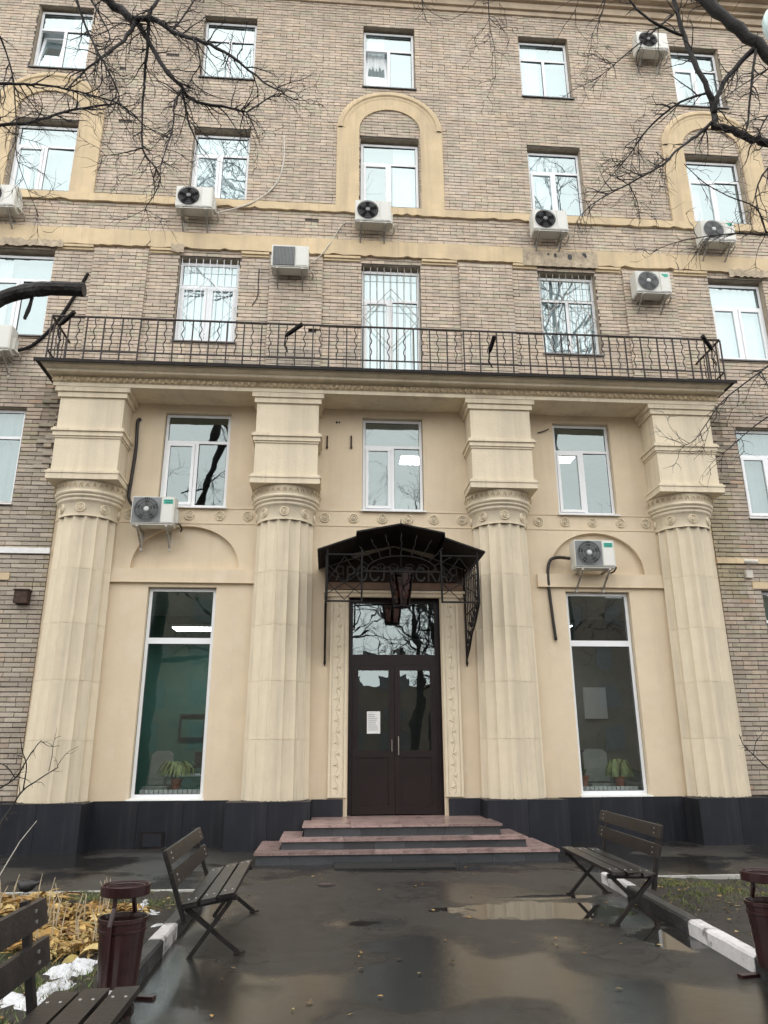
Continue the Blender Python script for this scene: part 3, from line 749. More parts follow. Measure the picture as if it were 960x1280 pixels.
# ------------------------------------------------------------------ windows
def window(x0, x1, z0, z1, k):
    row = k['row']; yf = .13 if row >= 4 else .11
    fw = .058; fd = .07; W = x1-x0; H = z1-z0
    rv = MB()
    for quad in ([(x0, 0, z0), (x0, 0, z1), (x0, .26, z1), (x0, .26, z0)], [(x1, 0, z1), (x1, 0, z0), (x1, .26, z0), (x1, .26, z1)], [(x0, 0, z1), (x1, 0, z1), (x1, .26, z1), (x0, .26, z1)], [(x1, 0, z0), (x0, 0, z0), (x0, .26, z0), (x1, .26, z0)]): rv.poly(quad)
    gl = M['glass_low'] if k.get('big') or k.get('room') or row == 3 else M['glass']
    g = .012                                             # foam gap round the frame
    a, c, lo, hi = x0+g, x1-g, z0+g, z1-g
    if row >= 4: hi = z1-.07                             # the frame sits below a rough lintel
    f = MB()
    def bar(xa, xb, za, zb, y0=yf, d=fd): f.box(xa, xb, y0, y0+d, za, zb)
    zt = lo+(hi-lo)*(.70 if not k.get('big') else .735)
    if k.get('balcony'): zt = lo+(hi-lo)*.74
    xm = a+(c-a)*.5
    bar(a, a+fw, lo, hi); bar(c-fw, c, lo, hi); bar(a+fw, c-fw, hi-fw, hi); bar(a+fw, c-fw, lo, lo+fw)
    bar(a+fw, c-fw, zt-.03 if not k.get('big') else zt-.055, zt+.03 if not k.get('big') else zt+.055)
    win = None
    panes = [(a+fw, c-fw, zt+.03, hi-fw)]
    sash = []
    if k.get('big'):
        panes = [(a+fw, c-fw, zt+.055, hi-fw), (a+fw, c-fw, lo+fw, zt-.055)]
    else:
        bar(xm-.035, xm+.035, lo+fw, zt-.03)
        l_, r_ = (a+fw, xm-.035, lo+fw, zt-.03), (xm+.035, c-fw, lo+fw, zt-.03)
        if R.random() < .75 or k.get('sash') or k.get('tilt'): sash.append(l_)
        else: panes.append(l_)
        if row in (4,) and R.random() < .4: sash.append(r_)
        else: panes.append(r_)
    win = f.build('window', M['pvc'], B)
    rv.build('reveal', M['reveal'] if row != 1 and not k.get('room') else M['cream'], win)
    pj = 0
    for (xa, xb, za, zb) in panes:
        t = jit(.006); b = MB(); b.poly([(xa, yf+.03+t, za), (xb, yf+.03-t, za), (xb, yf+.03-t+jit(.004), zb), (xa, yf+.03+t, zb)]); b.build('pane', gl, win)
        gk = MB(); q = .008
        for (p0, p1, p2, p3) in ((xa, xb, za, za+q), (xa, xb, zb-q, zb), (xa, xa+q, za+q, zb-q), (xb-q, xb, za+q, zb-q)): gk.box(p0, p1, yf+.018, yf+.034+.006, p2, p3)
        gk.build('gasket', M['gasket'], win)
    for (xa, xb, za, zb) in sash:
        b = MB(); s = .062; ys = yf-.018; tl = .09 if k.get('tilt') else 0.0
        if tl:                                            # tilted inwards at its top, a dark gap above it
            zb2 = zb-.02
        else: zb2 = zb
        for (p0, p1, p2, p3) in ((xa+.004, xb-.004, za+.004, za+s), (xa+.004, xb-.004, zb2-s, zb2-.004), (xa+.004, xa+s, za+s, zb2-s), (xb-s, xb-.004, za+s, zb2-s)):
            n0 = len(b.v); b.box(p0, p1, ys, ys+.07, p2, p3)
            b.v[n0:] = [(v[0], v[1]+tl*2.2*(v[2]-za)/(zb-za), v[2]) for v in b.v[n0:]]
        b.build('sash', M['pvc'], win)
        t = jit(.007); dy = tl*2.2; b = MB(); b.poly([(xa+s, ys+.03+t, za+s), (xb-s, ys+.03-t, za+s), (xb-s, ys+.03-t+dy, zb2-s), (xa+s, ys+.03+t+dy, zb2-s)]); b.build('pane', gl, win)
    # sill
    b = MB()
    sm = M['sill']
    if row in (1,) or k.get('room') or k.get('whitesill'): sm = M['sill_white']
    if not k.get('balcony'):
        b.extrude([(yf+.01, z0+.014), (-.07, z0-.012), (-.07, z0-.04), (-.062, z0-.04), (-.062, z0-.018), (yf+.01, z0+.006)], 'x', x0-.03, x1+.03)
        b.build('sill', sm, win)
    # what hangs behind the glass
    if k.get('curtain') == 'drape':
        b = MB(); n = 40; yc = .27
        for i in range(n+1):
            x = x0-.05+(W+.1)*i/n; w_ = .02*math.sin(i*1.9)+.012*math.sin(i*.83+x0); b.v += [(x, yc+w_, z0-.05), (x, yc+w_*.7, z1+.03)]
        for i in range(n): b.face([2*i, 2*i+2, 2*i+3, 2*i+1])
        b.build('curtain', M['curtain'], win, smooth=True)
    elif row == 3 and not k.get('room'):
        b = MB(); n = 44
        for i in range(n+1):
            x = x0-.05+(W+.1)*i/n; w_ = .028*math.sin(i*1.7)+.016*math.sin(i*.83+x0); b.v += [(x, .27+w_, z0), (x, .27+w_*.7, z1+.03)]
        for i in range(n): b.face([2*i, 2*i+2, 2*i+3, 2*i+1])
        b.build('curtain', M['blind'], win, smooth=True)
    elif row >= 2 and not k.get('room'):
        b = MB(); zc = z0-.05 if row >= 5 else z0
        b.poly([(x0-.05, .33, zc), (x1+.05, .33, zc), (x1+.05, .33, z1+.05), (x0-.05, .33, z1+.05)]); b.build('blind', M['room_green'] if row == 2 else R.choice((M['blind'], M['blind'], M['room_dark'])), win)
        if row >= 4:                                     # a net curtain drawn part of the way
            cw = W*R.choice((.3, .45, .6, 1.0)); xs_ = x0-.03 if R.random() < .5 else x1+.03-cw; b = MB(); n = 22
            for i in range(n+1):
                x = xs_+cw*i/n; w_ = .022*math.sin(i*1.9)+.012*math.sin(i*.83+x0); b.v += [(x, .28+w_, zc), (x, .28+w_*.6, z1+.03)]
            for i in range(n): b.face([2*i, 2*i+2, 2*i+3, 2*i+1])
            b.build('curtain', M['curtain'], win, smooth=True)
    if k.get('grille'):
        b = MB(); yg = .035; nb = 9; zb_, zt_ = z0+.03, z1-.02
        for i in range(nb): x = x0+.05+(W-.1)*i/(nb-1); b.tube([(x, yg, zb_), (x, yg, zt_)], .0075, 5)
        for z in (zb_+.01, zt_-.2, z0+H*.66): b.tube([(x0+.01, yg-.008, z), (x1-.01, yg-.008, z)], .008, 5)
        cx, cz = (x0+x1)/2, z0+H*.42
        if k.get('balcony'): cz = z0+H*.56
        hw, hh = W*.46, min(.75, H*.33)
        dm = [(cx, yg-.012, cz+hh), (cx+hw, yg-.012, cz), (cx, yg-.012, cz-hh), (cx-hw, yg-.012, cz), (cx, yg-.012, cz+hh)]
        for p, q in zip(dm, dm[1:]): b.tube([p, q], .009, 5)
        b.build('security_grille', M['pvc'] if x0 < -1 else M['bracket'], win)
    if row == 1:
        b = MB(); b.box(x0+.03, x1-.03, .02, .05, z1-.075, z1-.012); b.build('roller_channel', M['sill'], win) if False else None
    return win
for w in WIN: window(*w)

# ------------------------------------------------------------------ rooms behind the portico glass
def room(x0, x1, y1, z0, z1, wall, nm='room'):
    b = MB(); y0 = .27
    b.poly([(x0, y1, z0), (x1, y1, z0), (x1, y1, z1), (x0, y1, z1)], 0); b.poly([(x0, y0, z0), (x0, y1, z0), (x0, y1, z1), (x0, y0, z1)], 0); b.poly([(x1, y1, z0), (x1, y0, z0), (x1, y0, z1), (x1, y1, z1)], 0)
    b.poly([(x0, y0, z0), (x1, y0, z0), (x1, y1, z0), (x0, y1, z0)], 1); b.poly([(x0, y1, z1), (x1, y1, z1), (x1, y0, z1), (x0, y0, z1)], 2)
    return b.build(nm, [wall, M['room_floor'], M['room_ceil']], B)
room(-6.3, -1.9, 4.2, .45, 4.75, M['room_green']); room(-1.6, 1.6, 3.6, .45, 4.62, M['room_dark']); room(1.9, 6.3, 4.2, .45, 4.75, M['room_dark'])
room(-6.3, -2.2, 4.0, 5.6, 8.4, M['room_dark']); room(-2.0, 2.0, 4.0, 5.6, 8.4, M['room_ceil']); room(2.2, 6.3, 4.0, 5.6, 8.4, M['room_dark'])
def ceil_lamp(x, y, z, w, d, lab):
    t = thing('ceiling_light', lab, 'light', (x, y, z)); b = MB(); b.box(x-w/2, x+w/2, y-d/2, y+d/2, z, z+.05); b.build('diffuser', M['lamp'], t)
    b = MB(); b.box(x-w/2-.02, x+w/2+.02, y-d/2-.02, y+d/2+.02, z+.012, z+.07); b.build('housing', M['pvc'], t)
def atz(px, py, Z):
    d = r2*((px-480)/FPX)-u2*((py-640)/FPX)+fwd
    return CAM+d*((Z-CAM[2])/d[2])
p = at(250, 787, 2.4); ceil_lamp(p[0], 2.4, p[2], 1.1, .5, 'lit white ceiling panel behind the top of the left tall window')
p = at(712, 787, 2.4); ceil_lamp(p[0]-.3, 2.4, p[2]+.05, .6, .4, 'lit white ceiling panel behind the top of the right tall window')
p = at(515, 576, 2.2); ceil_lamp(p[0], 2.2, p[2], .55, .5, 'lit white panel behind the middle window above the canopy')
p = at(700, 575, 2.2); ceil_lamp(p[0], 2.2, p[2], .6, .4, 'lit white panel behind the window above the right air conditioner')
# furniture seen through the glass
def plant(x, y, z, h, spread, nl, lm, lab, pot=True, seed=1, fall=.5):
    q = random.Random(seed); t = thing('potted_plant', lab, 'plant', (x, y, z))
    b = MB(); b.lathe([(.07, 0), (.10, .16), (.11, .165), (.11, .19), (.095, .19), (.09, .17), (.001, .17)], (x, y, z), 14); b.build('pot', M['pot'], t)
    b = MB()
    for i in range(nl):
        a = q.uniform(0, 6.28); l = h*q.uniform(.6, 1.1); s = spread*q.uniform(.4, 1); pts = []
        for k in range(6):
            u = k/5; pts.append(Vector((x+math.cos(a)*s*u, y+math.sin(a)*s*u*.6, z+.17+l*(u-fall*u*u*1.25))))
        w = q.uniform(.018, .035); nrm = Vector((-math.sin(a), math.cos(a), 0))
        for k in range(5):
            wa = w*math.sin(math.pi*(k+.3)/5.6); wb = w*math.sin(math.pi*(k+1.3)/5.6)
            b.poly([pts[k]-nrm*wa, pts[k]+nrm*wa, pts[k+1]+nrm*wb, pts[k+1]-nrm*wb])
    b.build('leaves', lm, t)
plant(-4.02, .60, .92, 1.15, .46, 110, M['leaf_pale'], 'arching green pot plant behind the foot of the left tall window', seed=3, fall=.75)
plant(4.34, .46, .92, 1.25, .34, 100, M['leaf_pale'], 'tall pale trailing pot plant behind the foot of the right tall window', seed=4, fall=.80)
plant(3.62, .42, .93, .22, .10, 16, M['leaf'], 'small plant in a terracotta pot behind the right tall window', seed=6, fall=.3)
for x0, x1, lab in ((-4.60, -3.50, 'white ribbed radiator low behind the left tall window'), (3.52, 4.62, 'white ribbed radiator low behind the right tall window')):
    t = thing('radiator', lab, 'radiator', ((x0+x1)/2, .32, .6)); x = x0
    while x < x1: b = MB(); b.box(x, x+.07, .29, .35, .6, .93); b.build('rib', M['radiator'], t); x += .085
t = thing('office_chair', 'pale high-backed chair beside the plant behind the left tall window', 'chair', (-4.45, 1.0, .45))
b = MB(); b.extrude([(-.22, 0), (.22, 0), (.20, .55), (.12, .62), (-.12, .62), (-.20, .55)], 'y', .0, .07)
b.v = [(v[0]-4.45, v[1]+1.2+.12*(v[2]), v[2]+.98) for v in b.v]; b.build('backrest', M['office'], t)
b = MB(); b.box(-4.68, -4.22, .78, 1.22, .88, .96); b.build('seat', M['office'], t)
b = MB(); b.tube([(-4.45, 1, .88), (-4.45, 1, .5)], .03, 8)
for k in range(5): b.tube([(-4.45, 1, .52), (-4.45+.27*math.cos(k*1.257), 1+.27*math.sin(k*1.257), .47)], .018, 6)
b.build('pedestal', M['gasket'], t)
for x, y, w, lab in ((-3.75, 1.5, 1.2, 'desk at the green wall behind the left tall window'), (4.0, 1.5, 1.5, 'cluttered desk behind the right tall window')):
    t = thing('desk', lab, 'desk', (x, y, .45)); b = MB(); b.box(x-w/2, x+w/2, y-.35, y+.35, 1.13, 1.16); b.build('desk_top', M['pvc'] if x < 0 else M['wood'], t)
    for sx in (-1, 1):
        b = MB(); b.box(x+sx*w/2-.02, x+sx*w/2+.02, y-.33, y+.33, .45, 1.128); b.build('side_panel', M['room_dark'], t)
t = thing('office_chair', 'pale grey chair at the desk behind the right tall window', 'chair', (4.05, .95, .45))
b = MB(); b.extrude([(-.25, 0), (.25, 0), (.24, .52), (.16, .6), (-.16, .6), (-.24, .52)], 'y', 0, .07); b.v = [(v[0]+4.1, v[1]+1.0+.1*v[2], v[2]+1.0) for v in b.v]; b.build('backrest', M['office'], t)
b = MB(); b.box(3.85, 4.35, .62, 1.05, .88, .96); b.build('seat', M['office'], t)
b = MB(); b.tube([(4.1, .85, .88), (4.1, .85, .46)], .03, 8); b.build('pedestal', M['gasket'], t)
t = MB(); p0 = at(745, 880, 4.1); t.box(p0[0]-.28, p0[0]+.28, 4.12, 4.18, p0[2]-.35, p0[2]+.4); tag(t.build('wall_picture', M['paper']), 'pale picture on the far wall behind the right tall window', 'picture')
t = MB(); p0 = at(240, 908, 4.1)
for (a, b_, c, d) in ((-.3, .3, .24, .28), (-.3, .3, -.28, -.24), (-.3, -.26, -.24, .24), (.26, .3, -.24, .24)): t.box(p0[0]+a, p0[0]+b_, 4.12, 4.17, p0[2]+c, p0[2]+d)
tag(t.build('picture_frame', M['gasket']), 'dark picture frame on the green wall behind the left tall window', 'picture')

b = MB(); b.box(-3.52, -3.16, .55, .95, .45, 4.7); b.build('pillar', M['room_green'], B)
for x, y, lab in ((3.95, 1.45, 'dark computer screen on the desk behind the right tall window'), (-3.6, 1.45, 'dark computer screen on the desk behind the left tall window')):
    t = thing('computer_screen', lab, 'screen', (x, y, 1.16))
    b = MB(); b.box(x-.26, x+.26, y-.02, y+.02, 1.27, 1.58); b.build('panel', M['gasket'], t)
    b = MB(); b.box(x-.03, x+.03, y-.015, y+.03, 1.165, 1.27); b.box(x-.12, x+.12, y-.09, y+.09, 1.161, 1.172); b.build('stand', M['gasket'], t)
# ------------------------------------------------------------------ entrance door
d0, d1, dz0, dz1 = DOOR; YD = .16
fr = MB(); fr.box(d0, d0+.085, YD, YD+.09, dz0, dz1); fr.box(d1-.085, d1, YD, YD+.09, dz0, dz1); fr.box(d0+.085, d1-.085, YD, YD+.09, dz1-.085, dz1)
ZT = at(494, 825, YD)[2]; fr.box(d0+.085, d1-.085, YD, YD+.09, ZT-.10, ZT+.10)
door = fr.build('door', M['door'], B)
rv = MB()
rv.poly([(d0, 0, dz0), (d0, 0, dz1), (d0, .3, dz1), (d0, .3, dz0)]); rv.poly([(d1, 0, dz1), (d1, 0, dz0), (d1, .3, dz0), (d1, .3, dz1)]); rv.poly([(d0, 0, dz1), (d1, 0, dz1), (d1, .3, dz1), (d0, .3, dz1)])
rv.build('door_reveal', M['door'], door)
def leaf(xa, xb, za, zb, zg0, zg1):
    b = MB(); s = .105; y0 = YD-.01; y1 = YD+.055
    b.box(xa, xa+s, y0, y1, za, zb); b.box(xb-s, xb, y0, y1, za, zb); b.box(xa+s, xb-s, y0, y1, zg1, zb); b.box(xa+s, xb-s, y0, y1, za, za+.14); b.box(xa+s, xb-s, y0, y1, zg0-.12, zg0)
    b.box(xa+s, xb-s, y0+.022, y1, za+.14, zg0-.12)
    m_ = .012
    for (p0, p1, p2, p3) in ((xa+s, xb-s, za+.14, za+.14+m_), (xa+s, xb-s, zg0-.12-m_, zg0-.12), (xa+s, xa+s+m_, za+.152, zg0-.132), (xb-s-m_, xb-s, za+.152, zg0-.132)): b.box(p0, p1, y0+.010, y0+.022, p2, p3)
    b.build('door_leaf', M['door'], door)
    b = MB(); t = jit(.004); b.poly([(xa+s, y0+.03+t, zg0), (xb-s, y0+.03-t, zg0), (xb-s, y0+.03-t, zg1), (xa+s, y0+.03+t, zg1)]); b.build('door_pane', M['glass_low'], door)
zg0 = at(494, 938, YD)[2]; zg1 = at(494, 838, YD)[2]
leaf(d0+.088, -.003, dz0+.02, ZT-.103, zg0, zg1); leaf(.003, d1-.088, dz0+.02, ZT-.103, zg0, zg1)
b = MB(); b.poly([(d0+.085, YD+.03, ZT+.10), (d1-.085, YD+.035, ZT+.10), (d1-.085, YD+.035, dz1-.085), (d0+.085, YD+.03, dz1-.085)]); b.build('transom_pane', M['glass_low'], door)
b = MB(); zh = at(503, 932, YD)[2]; b.tube([(.06, YD-.01, zh-.16), (.06, YD-.065, zh-.16), (.06, YD-.065, zh+.16), (.06, YD-.01, zh+.16)], .014, 8); b.build('door_handle', M['steel'], door)
b = MB(); b.tube([(-.06, YD-.01, zh-.1), (-.06, YD-.05, zh-.1), (-.06, YD-.05, zh+.1), (-.06, YD-.01, zh+.1)], .010, 8); b.build('door_handle', M['steel'], door)
p0 = at(467, 903, YD-.01); pp = thing('notice', 'white printed sheet stuck inside the left door pane', 'notice', (p0[0], YD-.004, p0[2]-.2))
b = MB(); b.box(p0[0]-.125, p0[0]+.125, YD+.004, YD+.007, p0[2]-.2, p0[2]+.2); b.build('sheet', M['paper'], pp)
b = MB()
for i in range(9): b.box(p0[0]-.10, p0[0]+R.uniform(.02, .10), YD+.002, YD+.0035, p0[2]+.14-i*.035, p0[2]+.15-i*.035)
b.build('print_lines', M['paper_print'], pp)

# ------------------------------------------------------------------ entrance steps
st = thing('entrance_steps', 'three wide stone steps with pinkish granite treads below the door', 'steps', (0, -1.2, 0))
lev = [(-2.30, 2.27, -2.24, .165), (-1.95, 1.88, -1.92, .31), (-1.62, 1.56, -1.58, .475)]
zb = 0.0
for i, (xa, xb, yf, z) in enumerate(lev):
    yb = -.70 if i < 2 else -.70
    n = [5, 4, 4][i]; w = (xb-xa)/n
    cuts = [xa]+[xa+w*j+jit(.12) for j in range(1, n)]+[xb]
    for j in range(n):
        nxt = lev[i+1][2]+.03 if i < 2 else .12
        b = MB(); x0_, x1_ = cuts[j]+.0025, cuts[j+1]-.0025
        if i == 2:
            b.box(x0_, x1_, yf-.03, -.70, z-.035+jit(.002), z+jit(.002))
        else: b.box(x0_, x1_, yf-.03, nxt, z-.035+jit(.002), z+jit(.0025))
        b.build('tread', M['granite'], st)
    if i == 2:
        b = MB(); b.box(-1.50, 1.50, -.697, YD-.03, z-.033, z-.002); b.build('tread', M['granite'], st)
    else:
        nx = lev[i+1]
        for s_, (e0, e1) in ((0, (xa, nx[0]-.002)), (1, (nx[1]+.002, xb))):
            b = MB(); b.box(e0+.003, e1-.003, nx[2]+.034, -.70, z-.034, z+jit(.0015)); b.build('tread', M['granite'], st)
    rn = [9, 8, 7][i]; rw = (xb-xa-.06)/rn
    for j in range(rn):
        b = MB(); b.box(xa+.03+j*rw+.002, xa+.03+(j+1)*rw-.002, yf+jit(.002), yf+.03, zb, z-.036); b.build('riser_tile', M['riser'], st)
    b = MB(); b.box(xa+.031, xb-.031, yf+.031, -.67, zb, z-.036); b.build('step_core', M['riser'], st)
    zb = z
m_ = MB(); m_.box(-1.12, .60, -2.82, -2.26, 0.004, .028)
tag(m_.build('door_mat', M['mat']), 'black rubber mat on wet asphalt before the steps', 'mat')

# ------------------------------------------------------------------ canopy, sign, lantern
cn = thing('entrance_canopy', 'black wrought-iron canopy with stepped gable roof over the door', 'canopy', (0, -.7, 5.0))
CF = -1.42
prof = [(-1.49, 5.0), (-.80, 5.25), (-.80, 5.34), (0, 5.50), (.80, 5.34), (.80, 5.25), (1.52, 5.0)]
for (p, q) in zip(prof, prof[1:]):
    b = MB()
    b.poly([(p[0], CF-.05, p[1]), (q[0], CF-.05, q[1]), (q[0], 0, q[1]), (p[0], 0, p[1])]); t_ = -.03
    b.poly([(p[0], 0, p[1]+t_), (q[0], 0, q[1]+t_), (q[0], CF-.05, q[1]+t_), (p[0], CF-.05, p[1]+t_)])
    b.poly([(p[0], CF-.05, p[1]+t_), (q[0], CF-.05, q[1]+t_), (q[0], CF-.05, q[1]), (p[0], CF-.05, p[1])])
    b.build('roof_sheet', M['black'], cn)
b = MB(); b.tube([(0, CF-.05, 5.48), (0, CF-.05, 5.58)], [.014, .003], 6); b.build('finial', M['black'], cn)
ZS, ZC = 4.06, 4.60
for x, zb_ in ((-1.31, ZS), (-.70, ZS), (.72, ZS), (1.38, ZS)):
    b = MB(); b.box(x-.016, x+.016, CF-.016, CF+.016, zb_, 5.0); b.build('front_post', M['slate'], cn)
for xa, xb, z in ((-1.31, -.70, ZS), (.72, 1.38, ZS), (-.70, .72, ZC), (-1.31, -.70, 4.90), (.72, 1.38, 4.90)):
    b = MB(); b.box(xa+.017, xb-.017, CF-.014, CF+.014, z, z+.028); b.build('front_bar', M['slate'], cn)
for sgn, xa, xb in ((-1, -1.31, -.70), (1, .72, 1.38)):
    b = MB(); xm = (xa+xb)/2
    for (p, q) in (((xa, 4.75), (xm, 4.42)), ((xm, 4.42), (xb, 4.75)), ((xa, 4.42), (xm, 4.88)), ((xm, 4.88), (xb, 4.42)), ((xa, 4.42), (xm, 4.10)), ((xm, 4.10), (xb, 4.42)), ((xa, 4.20), (xb, 4.60)), ((xb, 4.20), (xa, 4.60))):
        b.tube([(p[0], CF, p[1]), (q[0], CF, q[1])], .008, 5)
    b.build('lattice_panel', M['slate'], cn)
b = MB(); b.tube([(.01+.62*math.cos(math.pi*i/20), CF, ZC+.03+.27*math.sin(math.pi*i/20)) for i in range(21)], .011, 6)
for s in (-1, 1):
    for c in (.13, .36):
        b.tube([(.01+s*(c+.09*math.cos(t*.5)*(1-t/16)), CF, ZC+.09+.07*math.sin(t*.5)*(1-t/18)) for t in range(15)], .007, 5)
b.build('fan_arch', M['slate'], cn)
for i in range(9):
    a = math.pi*(.11+.78*i/8); p = Vector((.01+.62*math.cos(a), CF, ZC+.03+.27*math.sin(a))); q = Vector((.01+1.05*math.cos(a)*.86, CF, ZC+.06+.60*math.sin(a)))
    b = MB(); pts = [p.lerp(q, u/6) for u in range(7)]
    for j in range(1, 6): pts[j] = pts[j]+Vector((.014*(-1)**j, 0, 0))
    b.tube(pts, .008, 5); b.tube([q, q+(q-p).normalized()*.07], [.016, .002], 5); b.build('spear', M['slate'], cn)
for s in (-1, 1):
    X = -1.33 if s < 0 else 1.38
    b = MB(); b.tube([(X, CF, ZS), (X, CF*.72, ZS-.26), (X, CF*.45, ZS-.42), (X, CF*.24, ZS-.66), (X, -.02, 3.24)], .02, 6); b.tube([(X, -.03, 3.22), (X, -.03, 5.0)], .018, 6); b.tube([(X, CF, ZS+.015), (X, 0, ZS+.015)], .015, 6); b.tube([(X, CF, 4.9), (X, 0, 4.9)], .015, 6)
    y = CF+.1
    while y < -.1:
        u = (y-CF)/(-CF); zl = ZS-.26*min(1, u/.28) if u < .28 else (ZS-.26-.16*((u-.28)/.27) if u < .55 else (ZS-.42-.24*((u-.55)/.21) if u < .76 else ZS-.66-.2*((u-.76)/.24)))
        b.tube([(X, y, zl+.01), (X, y+.015, 4.3), (X, y-.015, 4.6), (X, y, 4.9)], .012, 5)
        b.tube([(X, y+.05*math.cos(t*.7)*(1-t/14), zl+.16+.06*math.sin(t*.7)*(1-t/14)) for t in range(12)], .02, 5)
        b.tube([(X, y+.05*math.cos(t*.7)*(1-t/14), zl+.33+.06*math.sin(t*.7+2)*(1-t/14)) for t in range(12)], .014, 5)
        y += .17
    b.tube([(X, -.02, 3.22), (X, -.05, 3.16), (X, -.02, 3.10)], [.02, .025, .005], 6)
    b.build('side_bracket', M['black'], cn)
sg = thing('entrance_sign', 'dark board lettered ЯРОСЛАВСКАЯ on the wall under the canopy', 'sign', (0, -.06, 4.56))
b = MB(); b.extrude([(-1.34, 4.555), (1.34, 4.555), (1.34, 5.0), (.78, 5.18), (0, 5.42), (-.78, 5.18), (-1.34, 5.0)], 'y', -.075, 0); b.build('board', M['wood'], sg)
b = MB(); b.box(-1.34, 1.34, -.095, -.0755, 4.56, 4.70); b.build('board_rail', M['wood_light'], sg)
cu = bpy.data.curves.new('txt', 'FONT'); cu.body = 'ЯРОСЛАВСКАЯ'; cu.size = .42; cu.extrude = .012; cu.align_x = 'CENTER'; cu.space_character = 1.02
to = bpy.data.objects.new('txt', cu); COL.objects.link(to)
bpy.context.view_layer.update()
lm = bpy.data.meshes.new_from_object(to.evaluated_get(bpy.context.evaluated_depsgraph_get())); bpy.data.objects.remove(to)
vs = np.array([v.co[:] for v in lm.vertices]); sx = 2.40/(vs[:, 0].max()-vs[:, 0].min()); sz = .30/(vs[:, 1].max()-vs[:, 1].min())
for v in lm.vertices: x_, y_, z_ = v.co; v.co = (x_*sx, -z_, (y_-vs[:, 1].min())*sz)
lm.materials.clear(); lm.materials.append(M['letter'])
lo_ = bpy.data.objects.new('lettering', lm); COL.objects.link(lo_); lo_.parent = sg; lo_.location = (.05, -.03, .17)
ln = thing('lantern', 'tapered dark glass lantern hanging from the canopy before the sign', 'lantern', (.06, -.78, 4.08))
cx0, cy0 = .06, -.78
b = MB(); b.tube([(cx0, cy0, 4.80), (cx0, cy0, 5.40)], .014, 6); b.lathe([(.04, .78), (.22, .70), (.265, .68), (.265, .65)], (cx0, cy0, 4.08), 6); b.build('cap', M['black'], ln)
b = MB()
for k in range(6):
    a = math.pi/6+k*math.pi/3; p = (cx0+.15*math.cos(a), cy0+.15*math.sin(a), 4.10); q = (cx0+.25*math.cos(a), cy0+.25*math.sin(a), 4.74); b.tube([p, q], .014, 5)
b.lathe([(.10, 0), (.17, .01), (.17, .035), (.15, .04)], (cx0, cy0, 4.08), 6, math.pi/6, math.pi/6+2*math.pi, cap=True); b.build('cage', M['black'], ln)
lg = glass_mat('lantern_glass', (.35, .26, .24), .05)
b = MB()
for k in range(6):
    a, a2 = math.pi/6+k*math.pi/3, math.pi/6+(k+1)*math.pi/3
    b.poly([(cx0+.148*math.cos(a), cy0+.148*math.sin(a), 4.12), (cx0+.148*math.cos(a2), cy0+.148*math.sin(a2), 4.12), (cx0+.245*math.cos(a2), cy0+.245*math.sin(a2), 4.72), (cx0+.245*math.cos(a), cy0+.245*math.sin(a), 4.72)])
b.build('glass_side', lg, ln)
b = MB(); b.lathe([(.012, .16), (.02, .2), (.035, .27), (.03, .32), (.001, .35)], (cx0, cy0, 4.14), 10); b.tube([(cx0, cy0, 4.12), (cx0, cy0, 4.30)], .012, 6); b.build('bulb', M['hub'], ln)

# ------------------------------------------------------------------ balcony railing
rl = thing('balcony_railing', 'rusty brown iron railing with straight and wavy bars along the balcony', 'railing', (0, -1.03, 8.82))
RX, RY, RZ0, RZL, RZ1 = 6.82, -1.03, 8.82, 9.03, 9.79
b = MB(); b.box(-RX, RX, RY-.02, RY+.02, RZ1-.012, RZ1+.012); b.build('top_rail', M['rail'], rl)
b = MB(); b.box(-RX, RX, RY-.012, RY+.012, RZL-.012, RZL+.012); b.build('lower_rail', M['rail'], rl)
for s in (-1, 1):
    b = MB(); b.box(s*RX-.02, s*RX+.02, RY+.021, -.02, RZ1-.012, RZ1+.012); b.build('top_rail', M['rail'], rl)
    b = MB(); b.box(s*RX-.012, s*RX+.012, RY+.021, -.02, RZL-.012, RZL+.012); b.build('lower_rail', M['rail'], rl)
NB = 40; pitch = 2*RX/NB
sm_ = MB(); sm_.box(-.0125, .0125, -.0125, .0125, 0, RZ1-RZ0-.012)
wm_ = MB(); wm_.tube([(.024*math.sin(i*math.pi/3.0)*math.sin(math.pi*i/18)**.5, 0, (RZ1-RZL-.02)*i/18) for i in range(19)], .011, 5)
def mk(b, nm): m2 = bpy.data.meshes.new(nm); m2.from_pydata(b.v, [], b.f); m2.materials.append(M['rail']); return m2
smm, wmm = mk(sm_, 'baluster'), mk(wm_, 'wavy_baluster')
def addbar(mesh, nm, x, y, z, rz=0):
    o = bpy.data.objects.new(nm, mesh); COL.objects.link(o); o.parent = rl; o.location = (x, y+1.03, z-8.82); o.rotation_euler = (jit(.008), jit(.012), rz)
for i in range(NB+1):
    x = -RX+i*pitch; addbar(smm, 'baluster', x+jit(.012), RY, RZ0)
    if i < NB: addbar(wmm, 'wavy_baluster', x+pitch/2+jit(.02), RY, RZL+.01, 0 if R.random() < .6 else math.pi)
for s in (-1, 1):
    for j in range(1, 6): addbar(smm if j % 2 else wmm, 'baluster' if j % 2 else 'wavy_baluster', s*RX, RY+j*.17, RZ0 if j % 2 else RZL+.01, math.pi/2)
def flag_holder(px, py, qx, qy, lab, extra=None):
    p = at(px, py, -1.06); q = at(qx, qy, -1.30); t = thing('flag_holder', lab, 'holder', tuple(p))
    b = MB(); b.tube([p, Vector(p).lerp(Vector(q), .2), q], [.03, .045, .045], 8); b.build('socket_tube', M['black'], t)
    b = MB(); b.tube([p, Vector(p)+Vector((-.02, .02, -.2)), Vector(p)+Vector((.05, .03, -.34))], .014, 6); b.build('stay', M['black'], t)
flag_holder(357, 420, 378, 405, 'short black flag socket on the railing left of the balcony door')
